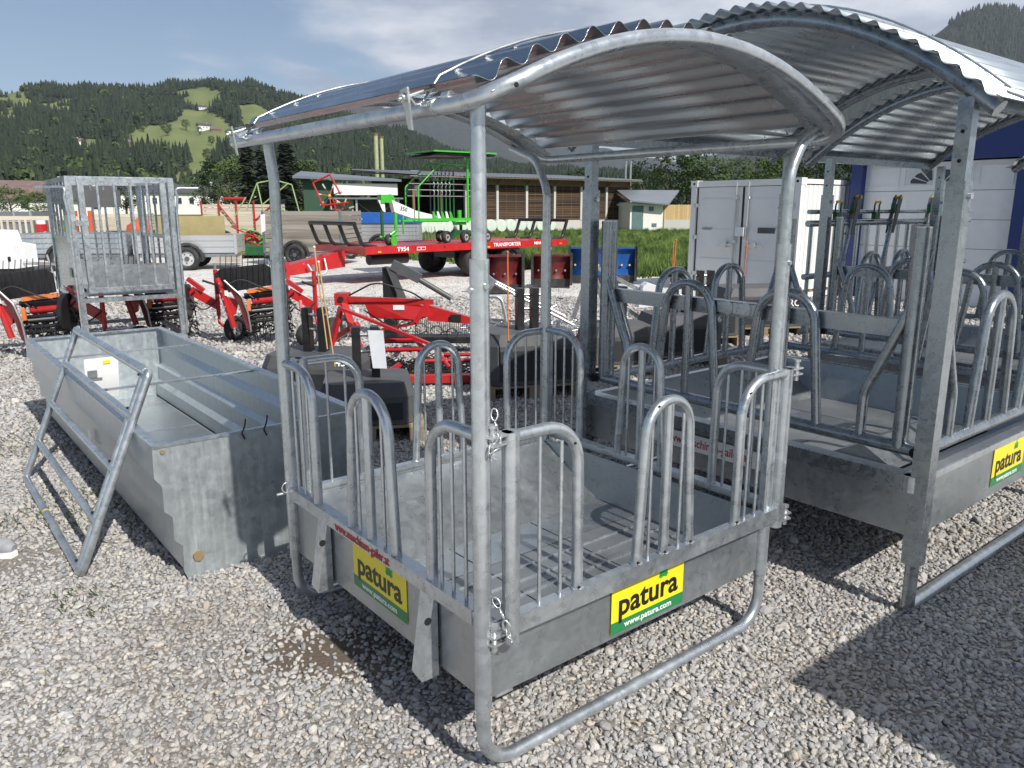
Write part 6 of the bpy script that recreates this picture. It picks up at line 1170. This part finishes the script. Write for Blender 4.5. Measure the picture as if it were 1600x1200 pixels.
def mower():
    t = thing('green_mower', 'green mower lying on the gravel behind the silver trailer', 'mower', (-8.35, 25.2, 0), R(5)); rd = random.Random(3); G().prism([(-.9, 0, .10), (.7, 0, .10), (.6, 0, .34), (-.7, 0, .42)], (0, .8, 0)).put('mower_deck', 'dark_green_paint', t); g = G()
    for k in range(26): p = Vector((rd.uniform(-.2, 1.0), rd.uniform(-.1, .3), rd.uniform(.3, .9))); g.tube([p, p + Vector((rd.uniform(-.25, .25), 0, rd.uniform(-.25, .1)))], .03, 5)
    g.put('linkage', 'green_paint', t); G().cyl((.9, -.1, .2), (1, .2, 0), .09, .7, 10).put('drive_shaft', 'yellow_paint', t); d = thing('drawbar_beam', 'pale timber beam lying beside the green mower', 'beam', (-8.6, 22.9, 0), R(-12)); G().box(-.2, .75, 0, .12, .05, .30).put('beam', 'wood_pale', d); g2 = G(); 
    for k in range(14): g2.tube([(-2.2 + rd.uniform(0, 1.2), 1.5, .5 + rd.uniform(0, .3)), (-2.0 + rd.uniform(0, 1.2), 1.5, rd.uniform(.3, 1.0))], .03, 5)
    r2 = thing('red_tine_harrow', 'red tine harrow with bent bars behind the silver trailer', 'harrow', (-7.6, 25.6, 0)); g2.put('bars', 'red_paint', r2)
mower()
def tedder():
    t = thing('hay_tedder', 'folded red and yellow hay tedder standing upright behind the wooden trailer', 'tedder', (-5.75, 25.2, 0)); rd = random.Random(6)
    for c_, s in (((.0, 0, 1.95), .26), ((.55, 0, 1.1), .30), ((.35, .1, 1.5), .24)):
        c_ = Vector(c_); h = G().ball(c_, .13 if s > .4 else .05, 10, 6).put('rotor_hub', 'yellow_paint' if s == .26 else 'black_steel', t)
        for k in range(7): a = 2 * PI * k / 7 + .3; e = c_ + Vector((math.cos(a), .1, math.sin(a))) * s; G().tube([c_, e], .018, 6).put('rotor_arm', 'orange_red_paint' if k % 2 else 'black_steel', h); G().tube([e, e + Vector((math.cos(a), 0, math.sin(a))) * .16], .028, 6).put('tine_holder', 'wood_pale', h)
    for a, b in (((-.5, 0, 2.35), (.05, 0, 2.60)), ((.05, 0, 2.60), (.35, 0, 2.0)), ((-.5, 0, 2.35), (-.2, 0, 1.6)), ((.1, 0, 1.9), (.4, 0, .4)), ((.7, 0, 1.3), (.8, 0, .4)), ((-.3, 0, 1.65), (.6, 0, 1.75)), ((.1, 0, .5), (.95, 0, .55)), ((.5, .1, .2), (.9, .1, .9))): G().tube([a, b], .028, 8).put('frame_tube', 'red_paint', t)
    wheel('wheel', t, (.62, -.1, .25), .25, .16, (.2, 1, 0)); g = thing('green_tedder', 'pale green folded tedder arms rising above the wooden trailer', 'tedder', (-8.3, 25.5, 0))
    for a, b in (((-.2, 0, 1.5), (.2, 0, 2.35)), ((.2, 0, 2.35), (.75, 0, 2.45)), ((.2, 0, 2.35), (.35, 0, 1.4)), ((.75, 0, 2.45), (1.3, 0, 2.3)), ((1.3, 0, 2.3), (1.5, 0, 1.4)), ((.35, 0, 1.7), (1.2, 0, 2.35)), ((.9, 0, 1.6), (1.25, 0, 1.3)), ((-.6, 0, 1.3), (-.2, 0, 1.9))): G().tube([a, b], .022, 6).put('frame_tube', 'weed_pale', g)
plain('weed_pale', (0.30, 0.42, 0.16), 0.6); tedder()
mr = thing('mesh_pallet_box', 'small red wire frame standing by the grass behind the transporter', 'frame', (-5.6, 24.0, 0)); [G().beam((k * .2, 0, .1), (k * .2, 0, .75), .03).put('frame_bar', 'red_paint', mr) for k in range(6)]; G().beam((0, 0, .75), (1, 0, .75), .03).put('frame_bar', 'red_paint', mr); G().beam((0, 0, .4), (1, 0, .4), .03).put('frame_bar', 'red_paint', mr)

# ---------------------------------------------------------------- the person at the left edge
def person():
    t = thing('person', 'person in grey trousers at the left edge, only one grey shoe in view', 'person', (-2.56, 3.30, 0), R(80))
    def skin(name, pts, edges, rad, mat, par, sub=2):
        me = bpy.data.meshes.new(name); me.from_pydata([Vector(p) for p in pts], edges, []); me.materials.append(M[mat]); o = link(name, me, par)
        m = o.modifiers.new('skin', 'SKIN'); m.use_smooth_shade = True
        for i, r_ in enumerate(rad): me.skin_vertices[0].data[i].radius = (r_, r_) if isinstance(r_, (int, float)) else r_
        me.skin_vertices[0].data[0].use_root = True; s = o.modifiers.new('sub', 'SUBSURF'); s.levels = sub; s.render_levels = sub; return o
    P = [(0, 0, .98), (0, 0, 1.15), (0, 0, 1.35), (0, .01, 1.47), (0, .0, 1.56), (0, -.01, 1.66), (0, -.01, 1.75), (-.19, 0, 1.43), (-.25, .02, 1.16), (-.26, -.04, .92), (.19, 0, 1.43), (.25, .02, 1.16), (.26, -.04, .92), (-.10, 0, .92), (-.11, -.01, .50), (-.12, .02, .09), (.10, 0, .92), (.11, -.01, .50), (.12, .02, .09), (-.125, -.12, .05), (.125, -.12, .05)]
    E_ = [(0, 1), (1, 2), (2, 3), (3, 4), (4, 5), (5, 6), (3, 7), (7, 8), (8, 9), (3, 10), (10, 11), (11, 12), (0, 13), (13, 14), (14, 15), (0, 16), (16, 17), (17, 18), (15, 19), (18, 20)]
    rad = [.13, .125, .14, .09, .055, .085, .075, .055, .042, .03, .055, .042, .03, .085, .058, .042, .085, .058, .042, .035, .035]
    b = skin('body', P, E_, rad, 'skin', t)
    for s in (-1, 1):
        for k, (L, dx) in enumerate(((.075, -.028), (.085, -.010), (.080, .010), (.062, .027))): G().tube([(s * .262 + dx, -.045, .90), (s * .262 + dx, -.055, .90 - L * .55), (s * .262 + dx, -.07, .90 - L)], [.010, .009, .007], 8).put('finger', 'skin', t)
        G().tube([(s * .255, -.06, .92), (s * .245, -.085, .885), (s * .245, -.095, .86)], [.012, .010, .008], 8).put('thumb', 'skin', t)
        G().ball((s * .032, -.088, 1.70), .011, 8, 6).put('eye', 'white_print', t); G().ball((s * .088, -.0, 1.685), .022, 8, 6, (.4, .8, 1.3)).put('ear', 'skin', t)
    G().ball((0, -.10, 1.675), .016, 8, 6, (.8, 1.2, 1.5)).put('nose', 'skin', t); G().ball((0, -.090, 1.635), .018, 8, 4, (1.3, .5, .35)).put('mouth', 'red_print', t); G().ball((0, .012, 1.735), .098, 14, 8, (.93, 1.02, .78)).put('hair', 'hair', t)
    skin('trousers', [(0, 0, 1.02), (0, 0, .95), (-.10, 0, .86), (-.11, -.005, .50), (-.12, .02, .12), (.10, 0, .86), (.11, -.005, .50), (.12, .02, .12)], [(0, 1), (1, 2), (2, 3), (3, 4), (1, 5), (5, 6), (6, 7)], [.15, .16, .115, .085, .072, .115, .085, .072], 'trousers', t)
    skin('shirt', [(0, 0, .94), (0, 0, 1.18), (0, 0, 1.36), (0, .01, 1.45), (-.19, 0, 1.43), (-.245, .02, 1.2), (.19, 0, 1.43), (.245, .02, 1.2)], [(0, 1), (1, 2), (2, 3), (3, 4), (4, 5), (3, 6), (6, 7)], [.168, .165, .178, .125, .085, .07, .085, .07], 'shirt', t)
    for s in (-1, 1):
        g = G(); g.tube([(s * .122, .085, .055), (s * .122, .05, .062), (s * .124, -.02, .060), (s * .127, -.10, .045), (s * .130, -.165, .040), (s * .131, -.20, .034)], [.030, .042, .045, .044, .040, .020], 14); sh = g.put('shoe', 'shoe_grey', t)
        sl_ = G(); Q_ = [(s * .122 + a * .040, b_, .0) for a, b_ in ((-1, .10), (1, .10), (1.15, -.05), (1.1, -.15), (.4, -.21), (-.6, -.21), (-1.1, -.13), (-1, 0))]; sl_.prism(Q_, (0, 0, .024)); sl_.put('sole', 'white_print', sh); G().tube([(s * .124 - .02, -.02, .105), (s * .124 + .02, -.05, .100), (s * .124 - .02, -.08, .092)], .004, 5).put('lace', 'black_print', sh)
person()

# lettering: outlines turned into meshes
def bake_text():
    fo = [o for o in COL.objects if o.type == 'FONT']; bpy.context.view_layer.update(); dg = bpy.context.evaluated_depsgraph_get()
    for o in fo:
        me = bpy.data.meshes.new_from_object(o.evaluated_get(dg)); me.name = 'lettering'; nm = o.name; n = bpy.data.objects.new('lettering', me); COL.objects.link(n); n.parent = o.parent; n.location = o.location; n.rotation_euler = o.rotation_euler; n.scale = o.scale
        n.matrix_parent_inverse = o.matrix_parent_inverse
        for k in kids(o): k.parent = n
        bpy.data.objects.remove(o)
bake_text()
